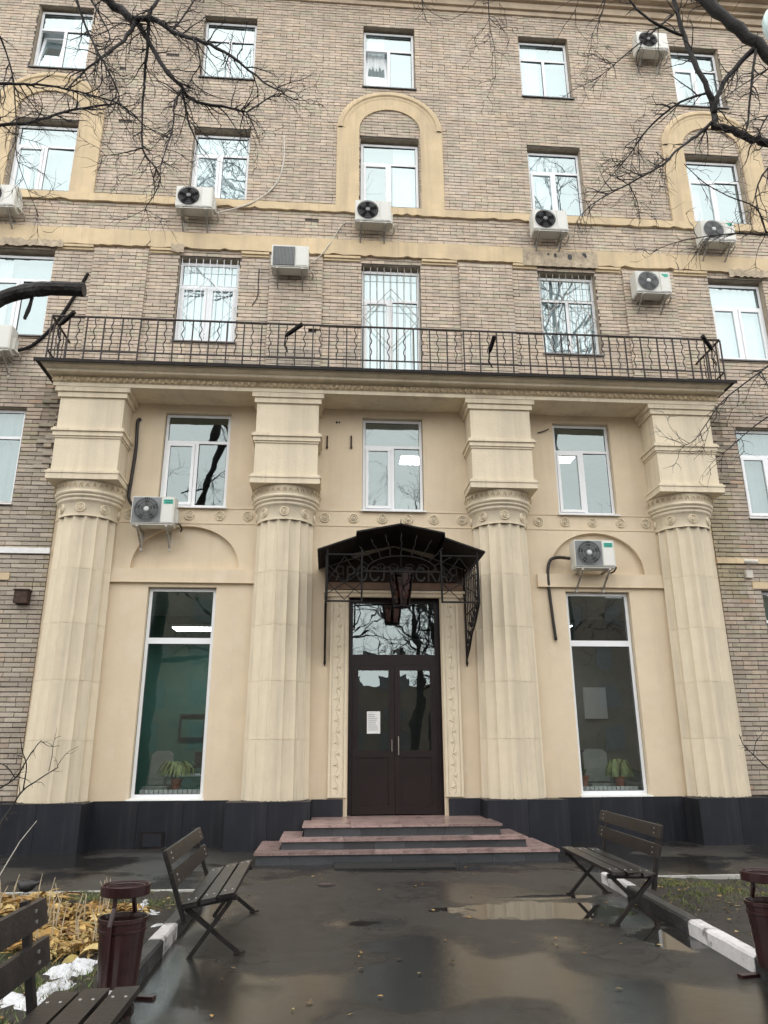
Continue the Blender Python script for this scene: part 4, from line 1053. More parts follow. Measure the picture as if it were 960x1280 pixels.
flag_holder(75, 406, 93, 390, 'short black flag socket at the left end of the railing')
flag_holder(890, 437, 878, 420, 'short black flag socket at the right end of the railing')
flag_holder(612, 440, 618, 420, 'thin black flag socket on the railing right of the balcony door')

# ------------------------------------------------------------------ air conditioners
def make_ac(kind):
    """local: front at y=0 facing -y, wall at y=+.45, origin bottom centre"""
    t = thing('air_conditioner', 'x', 'air conditioner'); W, H, D = .80, .56, .30
    b = MB(); b.box(-W/2, W/2, 0, D, 0.03, H); b.box(-W/2+.02, W/2-.02, .02, D-.02, H, H+.006); b.box(-W/2+.01, W/2-.01, .02, D-.01, 0.0, 0.03)
    if kind != 'slat': b.box(W/2, W/2+.05, .12, D-.02, .08, .34)
    b.build('casing', M['ac'], t)
    fx, fz, fr_ = -.12, .30, .235
    if kind == 'slat':
        b = MB(); b.box(-W/2+.03, .10, -.012, 0, .05, H-.04); b.build('grille_backing', M['ac_dark'], t)
        b = MB()
        for i in range(16): x = -W/2+.04+i*.030; b.box(x, x+.014, -.024, -.012, .05, H-.04)
        b.build('grille', M['ac_grey'], t)
        b = MB(); b.box(.13, W/2-.02, -.01, 0, .06, H-.05); b.build('service_panel', M['ac'], t)
    else:
        b = MB(); 
        if kind == 'dark':
            b.box(fx-.265, fx+.265, -.008, 0, .045, H-.02)
            b.build('grille_frame', M['ac_grey'], t)
        else:
            b.box(fx-.255, fx+.255, -.006, 0, .05, H-.03); b.build('grille_frame', M['ac'], t)
        b = MB(); n = 32; b.v = [(fx+fr_*math.cos(i*2*math.pi/n), -.012, fz+fr_*math.sin(i*2*math.pi/n)) for i in range(n)]; b.face(list(range(n))); b.build('fan_opening', M['ac_dark'], t)
        b = MB()
        for k in range(5):
            a = k*2*math.pi/5; pts = [(fx+r*math.cos(a+da), -.014-da*.012, fz+r*math.sin(a+da)) for r, da in ((.06, 0), (.21, .1), (.22, .55), (.07, .7))]; b.poly(pts)
        b.build('fan_blades', M['slate'], t)
        b = MB()
        if kind == 'ring':
            for r in np.linspace(.05, fr_, 8): b.tube([(fx+r*math.cos(i*2*math.pi/28), -.03, fz+r*math.sin(i*2*math.pi/28)) for i in range(29)], .006, 4, cap=False)
        else:
            for k in range(36):
                a = k*2*math.pi/36; sw = .25; b.tube([(fx+r*math.cos(a+sw*(r-.05)/.18), -.03, fz+r*math.sin(a+sw*(r-.05)/.18)) for r in (.05, .14, fr_)], .0035, 4, cap=False)
            for r in (.12, .18, fr_): b.tube([(fx+r*math.cos(i*2*math.pi/28), -.03, fz+r*math.sin(i*2*math.pi/28)) for i in range(29)], .005, 4, cap=False)
        b.build('fan_guard', M['ac_grey'] if kind != 'old' else M['slate'], t)
        b = MB(); b.lathe([(.048, 0), (.048, .012), (.03, .022), (.001, .024)], (0, 0, 0), 16); b.v = [(fx+v[0], -.028-v[2], fz+v[1]) for v in b.v]; b.build('fan_hub', M['hub'] if kind != 'old' else M['ac_grey'], t)
        b = MB(); b.box(.165, W/2-.02, -.010, 0, .05, H-.03); b.build('service_panel', M['ac'], t)
        if kind == 'dark':
            b = MB(); b.box(.19, W/2-.035, -.0135, -.0105, H-.145, H-.055); b.build('green_sticker', M['green'], t)
            b = MB(); b.box(.205, W/2-.05, -.0155, -.0137, H-.085, H-.07); b.box(.225, W/2-.06, -.0155, -.0137, H-.13, H-.108); b.build('sticker_print', M['green_dark'], t)
        if kind == 'ring':
            b = MB(); b.poly([(.19, -.0135, H-.06), (.35, -.0135, H-.06), (.35, -.0135, H-.13), (.27, -.0135, H-.15)][::-1]); b.poly([(.22, -.0145, H-.075), (.33, -.0145, H-.075), (.28, -.0145, H-.11)][::-1]); b.build('green_sticker', M['green'], t)
    for x in (-.27, .27):
        b = MB(); b.box(x-.02, x+.02, -.02, .46, -.045, -.001); b.obox((x, .02, -.045), (x, .45, -.33), .03, .03); b.box(x-.022, x+.022, .44, .465, -.40, -.0455); b.build('bracket', M['bracket'], t)
    b = MB(); b.tube([(W/2+.03, .2, .1), (W/2+.09, .22, .06), (W/2+.10, .36, .02), (W/2+.06, .46, .0)], .018, 6); b.build('pipe', M['cable'] if kind == 'dark' else M['hose'], t)
    return t
protos = {}
ACS = [((0, 228, 18, 258), 'old', 'old white air conditioner under the far left arched window, cut by the photo edge'),
       ((228, 241, 257, 260), 'old', 'white air conditioner with round grille under the second-column window with a white hose'),
       ((443, 251, 490, 278), 'old', 'white air conditioner with dark round fan below the central arched window'),
       ((664, 262, 712, 289), 'old', 'white air conditioner below the window right of the central arch'),
       ((875, 273, 921, 302), 'ring', 'white air conditioner below the far right arched window, behind twigs'),
       ((340, 315, 385, 335), 'slat', 'white air conditioner with slatted square grille left of the balcony door'),
       ((793, 340, 841, 367), 'ring', 'white air conditioner with ringed round fan and green mark above the right balcony end'),
       ((166, 625, 216, 656), 'dark', 'air conditioner with dark fan and green sticker by the left capital, above the blind arch'),
       ((717, 670, 770, 710), 'dark', 'air conditioner with dark fan and green sticker inside the right blind arch'),
       ((-20, 406, 12, 437), 'old', 'white air conditioner beside the left end of the balcony, cut by the photo edge'),
       ((800, 38, 831, 62), 'old', 'air conditioner under the eaves at the top right behind branches')]
ACPOS = []
for (box, kind, lab) in ACS:
    p = at(box[0], box[1], -.47); q = at(box[2], box[3], -.47)
    if kind not in protos: protos[kind] = t = make_ac(kind); first = True
    else: t = copy_tree(protos[kind])
    t['label'] = lab; t['group'] = 'outdoor air conditioners on the facade'
    x = (p[0]+q[0])/2
    if box[0] <= 0: x = q[0]-.42
    t.location = (x, -.47, q[2]); ACPOS.append(t.location.copy())
    t.scale = (1, 1, 1)

# cables and small wall fittings
def cable(pts, r, m, name, lab, cat='cable'):
    P = [Vector(tuple(p)) for p in pts]; out = []
    for i in range(len(P)-1):
        p0 = P[max(i-1, 0)]; p1 = P[i]; p2 = P[i+1]; p3 = P[min(i+2, len(P)-1)]
        for k in range(6):
            u = k/6; out.append(.5*((2*p1)+(p2-p0)*u+(2*p0-5*p1+4*p2-p3)*u*u+(3*p1-p0-3*p2+p3)*u**3))
    out.append(P[-1]); b = MB(); b.tube(out, r, 6); tag(b.build(name, m, smooth=True), lab, cat)
cable([at(176, 524, -.03), at(172, 528, -.05), at(170, 560, -.05), at(164, 600, -.05), at(161, 622, -.05), at(166, 632, -.2)], .034, M['cable'], 'pipe_bundle', 'black pipe bundle down the cream wall to the left air conditioner', 'pipe')
cable([at(712, 698, -.30), at(696, 697, -.06), at(687, 702, -.04), at(685, 722, -.04), at(690, 765, -.04), at(695, 800, -.04)], .033, M['cable'], 'pipe_bundle', 'black drain pipe bending down from the right air conditioner', 'pipe')
cable([at(355, 170, -.03), at(355, 200, -.03), at(345, 230, -.03), at(318, 252, -.09), at(285, 263, -.12), at(268, 266, -.2)], .018, M['hose'], 'drain_hose', 'thin white hose curving from the second-column air conditioner', 'hose')
cable([at(110, 342, -.03), at(92, 372, -.05), at(68, 406, -.05), at(40, 432, -.06), at(16, 439, -.2)], .035, M['slate'], 'pipe_bundle', 'grey pipe slanting down to the far left air conditioner', 'pipe')
cable([at(440, 278, -.10), at(428, 281, -.03), at(412, 305, -.10), at(400, 320, -.11), at(386, 330, -.2)], .012, M['hose'], 'thin_cable', 'thin pale cable from the central air conditioner to the slatted one')
cable([at(324, 336, -.03), at(323, 350, -.03), at(322, 370, -.03), at(315, 382, -.03)], .012, M['cable'], 'thin_cable', 'dark loose cable on bricks right of the left grilled window')
cable([at(672, 541, -.02), at(680, 539, -.04), at(686, 536, -.03)], .012, M['cable'], 'cable_end', 'short cut cable on the cream wall left of the right upper window')
for px, lab in ((409, 'left of two short rusty brackets on the cream wall above the canopy'), (439, 'right of two short rusty brackets on the cream wall above the canopy')):
    p = at(px, 552, 0); b = MB(); b.box(p[0]-.016, p[0]+.016, -.03, 0, p[2]-.16, p[2]+.12); b.box(p[0]-.022, p[0]+.022, -.05, -.03, p[2]-.16, p[2]-.12); tag(b.build('wall_bracket', M['rust']), lab, 'bracket')
p = at(421, 528, 0)
for dx, r_ in ((0, .026), (.055, .02)):
    b = MB(); b.lathe([(r_, 0), (r_*.9, .012), (.001, .013)], (0, 0, 0), 10); b.v = [(p[0]+dx+v[0], -v[2], p[2]+v[1]) for v in b.v]; tag(b.build('cable_hole', M['gasket']), 'dark round cable hole, %s of two left of the middle upper window' % ('left' if dx == 0 else 'right'), 'hole')
p = at(28, 746, -.1); b = MB(); b.box(p[0]-.12, p[0]+.12, -.2, -.02, p[2]-.13, p[2]+.11); b.box(p[0]-.14, p[0]+.14, -.22, -.02, p[2]+.11, p[2]+.13); tag(b.build('rusty_box', M['rust']), 'small rusty box on the brick wall left of the left column', 'box')
t = thing('security_camera', 'small off-white security camera on bricks right of the right column', 'camera', tuple(at(936, 706, -.1)))
p = at(936, 703, -.15); b = MB(); b.tube([(p[0]-.1, -.16, p[2]+.02), (p[0]+.12, -.28, p[2]-.02)], .05, 10); b.build('camera_body', M['camwhite'], t)
b = MB(); b.box(p[0]-.05, p[0]+.09, -.09, -.015, p[2]-.30, p[2]-.14); b.tube([(p[0], -.05, p[2]-.15), (p[0], -.14, p[2])], .018, 6); b.build('junction_box', M['camwhite'], t)
t = thing('plinth_vent', 'dark square vent in the plinth behind the left bench', 'vent', (-4.22, -.08, .0))
b = MB(); b.box(-4.42, -4.03, -.115, -.075, .0, .27); b.build('vent_frame', M['black'], t)
b = MB(); b.box(-4.38, -4.07, -.12, -.1155, .035, .235); b.build('vent_plate', M['plinth'], t)

# ------------------------------------------------------------------ benches
def make_bench():
    t = thing('park_bench', 'x', 'bench'); L_ = 1.95
    for i, (xa, xb) in enumerate(((-.235, -.115), (-.085, .035), (.065, .185))):
        b = MB(); b.box(xa, xb, -L_/2, L_/2, .452+(i*-.008), .485+(i*-.008)); b.v = [(v[0]+jit(.003), v[1]+jit(.008), v[2]+jit(.003)) for v in b.v]; s = b.build('seat_slat', M['bench'], t)
        b = MB()
        for ye in (-.80, .80):
            for d in (-.03, .03): b.lathe([(.008, 0), (.007, .004), (.001, .005)], ((xa+xb)/2+d, ye, .486-i*.008), 8)
        b.build('bolt', M['bolt'], s)
    for i, (za, zb) in enumerate(((.60, .715), (.775, .89))):
        def bx(z): return .215+(z-.46)*.21
        b = MB(); xa, xb = bx(za), bx(zb)
        n = len(b.v)
        for yy in (-L_/2, L_/2): b.v += [(xa-.03+jit(.003), yy, za), (xa+jit(.003), yy, za), (xb, yy, zb), (xb-.03, yy, zb)]
        for q in ((3, 2, 1, 0), (4, 5, 6, 7), (0, 1, 5, 4), (1, 2, 6, 5), (2, 3, 7, 6), (3, 0, 4, 7)): b.face([n+k for k in q])
        s = b.build('back_slat', M['bench'], t)
        b = MB()
        for ye in (-.82, .82):
            for d in (.3, .7): zz = za+(zb-za)*d; b.box(bx(zz)-.036, bx(zz)-.029, ye-.007, ye+.007, zz-.007, zz+.007)
        b.build('bolt', M['bolt'], s)
    for ye in (-.82, .82):
        b = MB(); b.obox((.20, ye, .30), (.325, ye, .90), .045, .035, (1, 0, 0)); b.build('back_post', M['legs'], t)
        b = MB(); b.box(-.24, .215, ye-.02, ye+.02, .405, .445); b.build('seat_rail', M['legs'], t)
        for s in (0, 1):
            b = MB()
            if s: b.obox((.205, ye-.024, .43), (-.215, ye-.024, .0), .035, .04, (0, 1, 0)); b.box(-.26, -.17, ye-.05, ye+.01, 0, .015)
            else: b.obox((-.19, ye+.024, .41), (.235, ye+.024, .0), .035, .04, (0, 1, 0)); b.box(.19, .28, ye-.01, ye+.05, 0, .015)
            b.build('leg', M['legs'], t)
    return t
b1 = make_bench(); b1.location = (1.76, -5.66, 0); b1.rotation_euler = (0, 0, rad(-3))
b1['label'] = 'dark slatted bench on the right, facing the path by the puddle'; b1['group'] = 'dark slatted park benches'
b2 = copy_tree(b1); b2.location = (-2.17, -6.44, -0.02); b2.rotation_euler = (0, rad(9), rad(180+1)); b2['label'] = 'dark slatted bench on the left path edge below the steps, beside the dry plants'
b3 = copy_tree(b1); b3.location = (-2.40, -10.86, 0); b3.rotation_euler = (0, 0, rad(180)); b3['label'] = 'dark slatted bench nearest the camera, cut off by the lower left corner'

# ------------------------------------------------------------------ bins
def make_bin():
    t = thing('litter_bin', 'x', 'litter bin')
    def bucket(b, mi, r0, r1, z0, z1): pass
    b = MB(); b.lathe([(.125, .10), (.155, .50), (.165, .505), (.165, .53), (.155, .53), (.150, .50), (.120, .115), (.001, .115)], n=28); b.build('bucket', M['bin'], t, smooth=False)
    b = MB(); b.lathe([(.1545, .445), (.160, .448), (.160, .462), (.1555, .465)], n=28); b.build('band', M['bin'], t)
    b = MB(); b.lathe([(.150, .66), (.163, .665), (.166, .725), (.158, .73), (.150, .725), (.146, .70), (.120, .69), (.001, .69)], n=28); b.lathe([(.12, .715), (.126, .72), (.132, .715)], n=24); b.build('ashtray', M['bin'], t)
    for s in (-1, 1):
        b = MB(); b.box(s*.16-.012*1, s*.16+.012, -.018, .018, 0.0, .668) if False else b.tube([(s*.175, 0, 0), (s*.175, 0, .50), (s*.135, 0, .60), (s*.135, 0, .672)], .016, 8); b.build('post', M['bin'], t)
        b = MB(); b.box(s*.175-.03, s*.175+.03, -.19, .19, 0, .02); b.build('foot', M['bin'], t)
    b = MB(); b.lathe([(.10, .102), (.001, .102)], n=20); b.build('bucket_base', M['bin_in'], t)
    return t
n1 = make_bin(); n1.location = (-2.62, -8.45, 0); n1.rotation_euler = (0, 0, rad(76))
n1['label'] = 'maroon metal litter bin with ring ashtray between the two left benches'; n1['group'] = 'maroon litter bins by the path'
n2 = copy_tree(n1); n2.location = (2.01, -8.34, 0); n2.rotation_euler = (0, 0, rad(100)); n2['label'] = 'maroon metal litter bin at the right edge beside the white kerb stone'

# ------------------------------------------------------------------ plants and litter in the beds
def zb_(x, y, seed): return 0.045+0.035*math.sin(x*2.3+seed)*math.sin(y*1.9+seed*2)
gr = MB(); q = random.Random(21)
def clump(cx, cy, n, rad_, h, cols, seed):
    for _ in range(n):
        a = q.uniform(0, 6.28); r = rad_*math.sqrt(q.random()); x, y = cx+r*math.cos(a), cy+r*math.sin(a); z = zb_(x, y, seed)-.012
        hh = h*q.uniform(.5, 1.2); w = q.uniform(.003, .007); d = q.uniform(0, 6.28); lx, ly = q.gauss(0, .6)*hh, q.gauss(0, .6)*hh; c = q.choice(cols); k = q.uniform(.7, 1.25)
        gr.poly([(x-w*math.cos(d), y-w*math.sin(d), z), (x+w*math.cos(d), y+w*math.sin(d), z), (x+lx, y+ly, z+hh)], 0, tuple(t*k for t in c))
GREEN = [(.14, .22, .05), (.17, .25, .055), (.11, .18, .05), (.24, .27, .08), (.32, .27, .13)]
MOSS = [(.20, .25, .05), (.24, .28, .06), (.14, .18, .05), (.28, .24, .09), (.09, .11, .03)]
for _ in range(330): clump(q.uniform(-7.5, -2.75), q.uniform(-10.5, -4.6), 42, .20, .05, GREEN, 1)
for _ in range(40): clump(q.uniform(-5.2, -3.0), q.uniform(-5.3, -4.6), 46, .16, .05, MOSS, 1)
for _ in range(60): clump(q.uniform(-4.2, -2.8), q.uniform(-9.8, -7.7), 60, .16, .06, GREEN, 1)
def gx(): return 0
for _ in range(260):
    y = q.uniform(-5.9, -4.25); clump(q.uniform(krx(y)+.15, 7.5), y, 46, .15, .045, MOSS, 2)
for _ in range(60):
    y = q.uniform(-9.5, -5.6); clump(q.uniform(krx(y)+.1, 6.5), y, 16, .16, .05, GREEN, 2)
gr.build('grass', M['grass'], kind='stuff')
# dead broad leaves flopped over the bed
DRY = [(0.594, 0.38, 0.117), (0.657, 0.44, 0.148), (0.488, 0.29, 0.086), (0.53, 0.37, 0.148), (0.7, 0.52, 0.218), (0.382, 0.22, 0.078), (0.233, 0.13, 0.047), (0.572, 0.33, 0.094), (0.445, 0.35, 0.125)]
def dead_clump(cx, cy, n, rad_, seed, h=.10):
    q = random.Random(seed); b = MB()
    for _ in range(n):
        a = q.uniform(0, 6.28); r0 = rad_*.35*q.random(); l = rad_*q.uniform(.25, .7); w = q.uniform(.006, .019)
        if q.random() < .55: l *= 1.5; w *= .42
        c = q.choice(DRY); k = q.uniform(.7, 1.15); col = tuple(t*k for t in c)
        a0_ = q.uniform(0, 6.28); r0 = rad_*math.sqrt(q.random())*.8; x, y = cx+r0*math.cos(a0_), cy+r0*math.sin(a0_); z = zb_(x, y, 1)+q.uniform(.0, .05); hh = h*q.uniform(.3, 1.3); cur = q.gauss(0, .5); pts = []
        for i in range(6):
            u = i/5; aa = a+cur*u; pts.append(Vector((x+l*u*math.cos(aa), y+l*u*math.sin(aa), z+hh*math.sin(math.pi*min(1, u*.95))*(1-.25*u))))
        tw = q.uniform(-1.6, 1.6)
        for i in range(5):
            def off(i): s = w*math.sin(math.pi*(i+.35)/5.8); return Vector((-math.sin(a)*s, math.cos(a)*s, s*tw))
            b.poly([pts[i]-off(i), pts[i]+off(i), pts[i+1]+off(i+1), pts[i+1]-off(i+1)], 0, col)
    for _ in range(3 if n > 60 else 1):
        x, y = cx+q.uniform(-.2, .2), cy+q.uniform(-.2, .2); z = zb_(x, y, 1); hh = q.uniform(.25, .42); n0 = len(b.f)
        b.tube([(x, y, z), (x+q.uniform(-.03, .03), y, z+hh*.6), (x+q.uniform(-.05, .05), y, z+hh)], [.007, .006, .004], 4)
        for k in range(n0, len(b.f)): b.c[k] = (.62, .52, .36)
    return b
WL = ['large withered yellow clump in the middle of the left bed, above the big snow patch', 'withered yellow clump just left of the near litter bin', 'sparse withered clump between the small snow lumps and the middle of the left bed',
      'withered clump behind the ring of the near litter bin', 'withered clump in the middle row, left of the bin ring', 'broad withered clump beside the dark bird', 'thin withered clump right of the bin ring near the snow', 'withered clump at the far left edge behind the bird', 'small withered tuft hard against the left side of the bin bucket']
for i, (px, py, n, rr_) in enumerate(((70, 1176, 330, .44), (92, 1188, 260, .36), (45, 1156, 90, .30), (115, 1148, 300, .40), (88, 1160, 240, .38), (20, 1136, 300, .50), (150, 1146, 90, .28), (-15, 1140, 120, .45), (118, 1180, 70, .22))):
    p = atz(px, py, .06)
    tag(dead_clump(p[0], p[1], int(n*.85), rr_, 40+i, .055).build('withered_plant', M['dry']), WL[i], 'plant', 'withered plants in the left bed')
# leaf scraps on soil and asphalt
b = MB(); q = random.Random(5)
for _ in range(900):
    s = q.random()
    if s < .4: x, y, z = q.uniform(-6, -2.8), q.uniform(-9.5, -4.6), .0; z = zb_(x, y, 1)+.02
    elif s < .75: y = q.uniform(-8.5, -4.3); x = q.uniform(krx(y)+.05, 5.5); z = zb_(x, y, 2)+.02
    else: x, y, z = q.uniform(-2.5, 2.2), q.uniform(-10, -2.6), .007
    if s > .75 and q.random() < .72: continue
    a = q.uniform(0, 6.28); l = q.uniform(.012, .035); w = l*q.uniform(.35, .7); c = q.choice(DRY+[(.3, .2, .1), (.2, .14, .08)]); ca, sa = math.cos(a), math.sin(a)
    b.poly([(x-l*ca, y-l*sa, z), (x+w*sa, y-w*ca, z+q.uniform(0, .012)), (x+l*ca, y+l*sa, z+.004), (x-w*sa, y+w*ca, z+q.uniform(0, .012))], 0, tuple(t*.7 for t in c))
b.build('fallen_leaves', M['dry'], kind='stuff')
# snow remnants
sn = MB()
def snow(px, py, rx, ry, h, seed):
    p = atz(px, py, .05); q = random.Random(seed); ph = [q.uniform(0, 6.28) for _ in range(5)]; base = len(sn.v); nr, na = 10, 44
    for i in range(nr+1):
        u = i/nr
        for j in range(na):
            t = 2*math.pi*j/na; k = 1+.30*sum(math.sin((m+2)*t+ph[m])/(m+1.0) for m in range(5))+.10*math.sin(9*t+ph[0])+.07*math.sin(13*t+ph[2]); x, y = p[0]+rx*k*u*math.cos(t), p[1]+ry*k*u*math.sin(t)
            sn.v.append((x, y, zb_(x, y, 1)-.012+h*.75*(1-u**2.0)*(1+.45*math.sin(19*x+ph[0])*math.sin(23*y+ph[1])+.25*math.sin(47*x)*math.sin(41*y))+q.uniform(-.006, .006)))
    for i in range(nr):
        for j in range(na): sn.face([base+i*na+j, base+i*na+(j+1) % na, base+(i+1)*na+(j+1) % na, base+(i+1)*na+j])
snow(88, 1213, .15, .26, .075, 1); snow(62, 1236, .12, .24, .06, 2); snow(28, 1252, .20, .2, .05, 7); snow(178, 1139, .17, .13, .05, 3); snow(180, 1129, .05, .2, .04, 9); snow(42, 1141, .10, .10, .05, 4); snow(20, 1143, .06, .06, .04, 5); snow(118, 1180, .05, .05, .03, 6); snow(196, 1160, .05, .16, .03, 8)
sn.build('snow_patches', M['snow'], smooth=True, kind='stuff')
# bird
def bird():
    p = atz(32, 1120, .055); t = thing('bird', 'small dark bird standing on the left bed edging', 'bird', tuple(p))
    b = MB(); x, y, z = p
    b.tube([(x+.16, y, z+.145), (x+.10, y, z+.125), (x+.05, y, z+.11), (x, y, z+.10), (x-.05, y, z+.105), (x-.075, y, z+.125), (x-.09, y, z+.14), (x-.105, y, z+.142), (x-.12, y, z+.138), (x-.145, y, z+.132)], [.012, .022, .055, .068, .058, .036, .034, .030, .012, .003], 10)
    b.build('body', M['feather'], t, smooth=True)
    for s in (-1, 1):
        b = MB(); b.tube([(x+s*.018, y+.01*s, z+.05), (x+s*.02, y+.01*s, z), (x+s*.02-.02, y, z)], .004, 5); b.build('leg', M['rust'], t)
bird()

# ------------------------------------------------------------------ trees
def limb(b, pts3, rs, n=7):
    b.tube(pts3, rs, n, cap=True)
def smooth_path(P, k=4):
    P = [Vector(tuple(p)) for p in P]; out = []
    for i in range(len(P)-1):
        p0 = P[max(i-1, 0)]; p1 = P[i]; p2 = P[i+1]; p3 = P[min(i+2, len(P)-1)]
        for j in range(k):
            u = j/k; out.append(.5*((2*p1)+(p2-p0)*u+(2*p0-5*p1+4*p2-p3)*u*u+(3*p1-p0-3*p2+p3)*u**3))
    out.append(P[-1]); return out
def twigs(b, path, r0, r1, q, dens, length, depth=0, droop=.25):
    n = len(path)
    tot = sum((path[i+1]-path[i]).length for i in range(n-1)); cnt = int(tot*dens)
    for _ in range(cnt):
        i = q.randrange(n-1); u = q.random(); p = path[i].lerp(path[i+1], u); t = (path[i+1]-path[i])
        if t.length < 1e-6: continue
        t.normalize(); s = Vector((q.gauss(0, 1), q.gauss(0, .7), q.gauss(0, 1))); s = s-t*s.dot(t)
        if s.length < 1e-3: continue
        d = (t*.75+s.normalized()*q.uniform(.5, 1.1)).normalized(); l = length*q.uniform(.35, 1.1); seg = 5; pts = [p]; rr_ = max(.0022, (r0+(r1-r0)*(i/n))*.42); rr_ = min(max(rr_, .0034), .009)
        for k in range(seg):
            d = (d+Vector((q.gauss(0, .28), q.gauss(0, .28), q.gauss(0, .28)-droop*.25))).normalized(); pts.append(pts[-1]+d*l/seg)
        b.tube(pts, [rr_*(1-.75*k/seg) for k in range(seg+1)], 4 if depth == 0 else 3, cap=False)
        if depth < 1: twigs(b, pts, rr_, .002, q, dens*1.15, length*.48, depth+1, droop)
def tree_from(name, lab, trunk, paths, seed, dens=3.2, length=.55):
    q = random.Random(seed); t = thing(name, lab, 'tree', (trunk[0][0][0], trunk[0][0][1], 0))
    b = MB(); b.tube(smooth_path([p for p, r in trunk], 3), list(np.interp(np.linspace(0, len(trunk)-1, (len(trunk)-1)*3+1), range(len(trunk)), [r for p, r in trunk])), 12); b.build('trunk', M['bark'], t, smooth=True)
    tw = MB()
    for pts, Ys, r0, r1 in paths:
        P = []
        for i, pt in enumerate(pts):
            if len(pt) == 3: P.append(Vector(pt)); continue
            Yv = Ys[0]+(Ys[1]-Ys[0])*i/(len(pts)-1)+(q.uniform(-.08, .08) if 0 < i < len(pts)-1 else 0); P.append(Vector(at(pt[0], pt[1], Yv)))
        sp = smooth_path(P, 4); n = len(sp); rs = [r0+(r1-r0)*(i/(n-1))**.8 for i in range(n)]; rs = [r*(1+q.uniform(-.10, .12)) for r in rs]
        sp = [p+Vector((q.gauss(0, .12), q.gauss(0, .12), q.gauss(0, .12)))*min(.12, r0) for p in sp]
        b = MB(); b.tube(sp, [r*.70 for r in rs], 8 if r0 > .03 else 6); b.build('branch', M['bark'], t, smooth=True)
        twigs(tw, sp, r0, r1, q, dens if r0 < .06 else dens*.6, length)
    tw.build('twigs', M['bark'], t, kind='stuff')
    return t
YL = -7.2
Ltop = at(118, -14, YL)
tl = [((-6.6, -8.6, -.1), .24), ((-6.5, -8.6, 3.0), .20), ((-6.2, -8.3, 6.5), .17), ((-5.6, -7.9, 9.5), .14), ((-4.9, -7.5, 11.6), .10)]
LP = [
    ([(-4.9, -7.5, 11.6), tuple(at(95, -60, YL)), (118, -14), (150, 12), (170, 26)], (YL, YL), .10, .07),
    ([(168, 24), (195, 25), (215, 40), (245, 50), (280, 65), (320, 95), (350, 115), (372, 125)], (YL, YL-.5), .055, .006),
    ([(170, 26), (185, 50), (205, 85), (228, 110), (240, 125), (290, 135), (308, 140), (340, 120), (355, 118)], (YL, YL+.4), .05, .006),
    ([(186, 28), (184, 60), (180, 110), (178, 185), (200, 222), (180, 265)], (YL, YL+.7), .035, .006),
    ([(228, 110), (218, 130), (216, 160), (203, 200), (200, 222)], (YL+.1, YL-.3), .022, .006),
    ([(170, 26), (155, 50), (125, 72), (100, 95), (85, 110)], (YL, YL-.4), .04, .008),
    ([tuple(at(88, -40, YL+.5)), (95, -5), (110, 40), (128, 75), (148, 115), (150, 130), (180, 155), (205, 172)], (YL+.5, YL+.8), .03, .006),
    ([tuple(at(-60, 100, YL-.4)), (-10, 104), (30, 105), (60, 107), (110, 118), (150, 130), (172, 148)], (YL-.4, YL-.1), .03, .010),
    ([tuple(at(-60, 165, YL+.6)), (-10, 158), (40, 152), (80, 140), (130, 131), (152, 130)], (YL+.6, YL+.9), .040, .012),
    ([(0, 45), (15, 90), (20, 150), (22, 200), (48, 270)], (YL, YL+.4), .02, .004),
    ([(228, 110), (235, 150), (245, 175), (250, 190)], (YL+.1, YL+.5), .025, .005),
    ([(178, 185), (150, 192), (125, 195)], (YL+.4, YL+.2), .015, .004),
    ([(308, 140), (318, 160), (325, 178)], (YL+.3, YL+.1), .014, .004), ([(305, 140), (300, 165), (308, 185)], (YL+.3, YL+.5), .012, .004),
    ([(110, -8), (125, 20), (137, 45), (130, 62), (140, 85)], (YL-.3, YL-.5), .02, .005),
    ([(240, 125), (222, 118), (195, 100)], (YL+.2, YL), .014, .005),
    ([(215, 40), (230, 20), (248, -8)], (YL, YL), .018, .012), ([(205, -8), (190, 10), (184, 28)], (YL, YL), .03, .03),
    ([(245, 50), (250, 80), (240, 100), (262, 118), (300, 128)], (YL-.2, YL+.2), .016, .004),
]
# the sawn-off limb in front of the far left window
tL = tree_from('bare_tree', 'bare leafless tree whose dark branches cross the upper left windows', tl, LP, 3, 11, .55)
b = MB(); YS = -9.6
sp = smooth_path([(-6.5, -8.65, 4.2), at(-70, 415, -9.3), at(-30, 388, YS), at(2, 373, YS), at(28, 365, YS), at(55, 361, YS-.1), at(82, 361, YS-.1), at(105, 362, YS-.1)], 4)
b.tube(sp, [.085-.036*min(1, i/12)+R.uniform(-.003, .004) for i in range(len(sp))], 12); b.build('sawn_limb', M['bark'], tL, smooth=False, label='thick dark sawn-off limb stub left of the balcony')
p = Vector(sp[-1]); dr = (sp[-1]-sp[-2]).normalized(); b = MB(); a_ = dr.orthogonal().normalized(); b_ = dr.cross(a_); b.poly([p+dr*.002+(a_*math.cos(t*.5236)+b_*math.sin(t*.5236))*.050 for t in range(12)]); b.build('cut_face', M['cutwood'], tL)
b = MB(); b.tube([at(40, 372, YS), at(36, 388, YS), at(31, 398, YS), at(33, 392, YS+.05), at(38, 380, YS)], .012, 5); b.build('branch', M['bark'], tL)
YR = -7.4
tr = [((5.2, -8.2, -.1), .26), ((5.1, -8.2, 3.5), .22), ((4.8, -8.0, 7.0), .19), ((4.5, -7.85, 9.0), .11)]
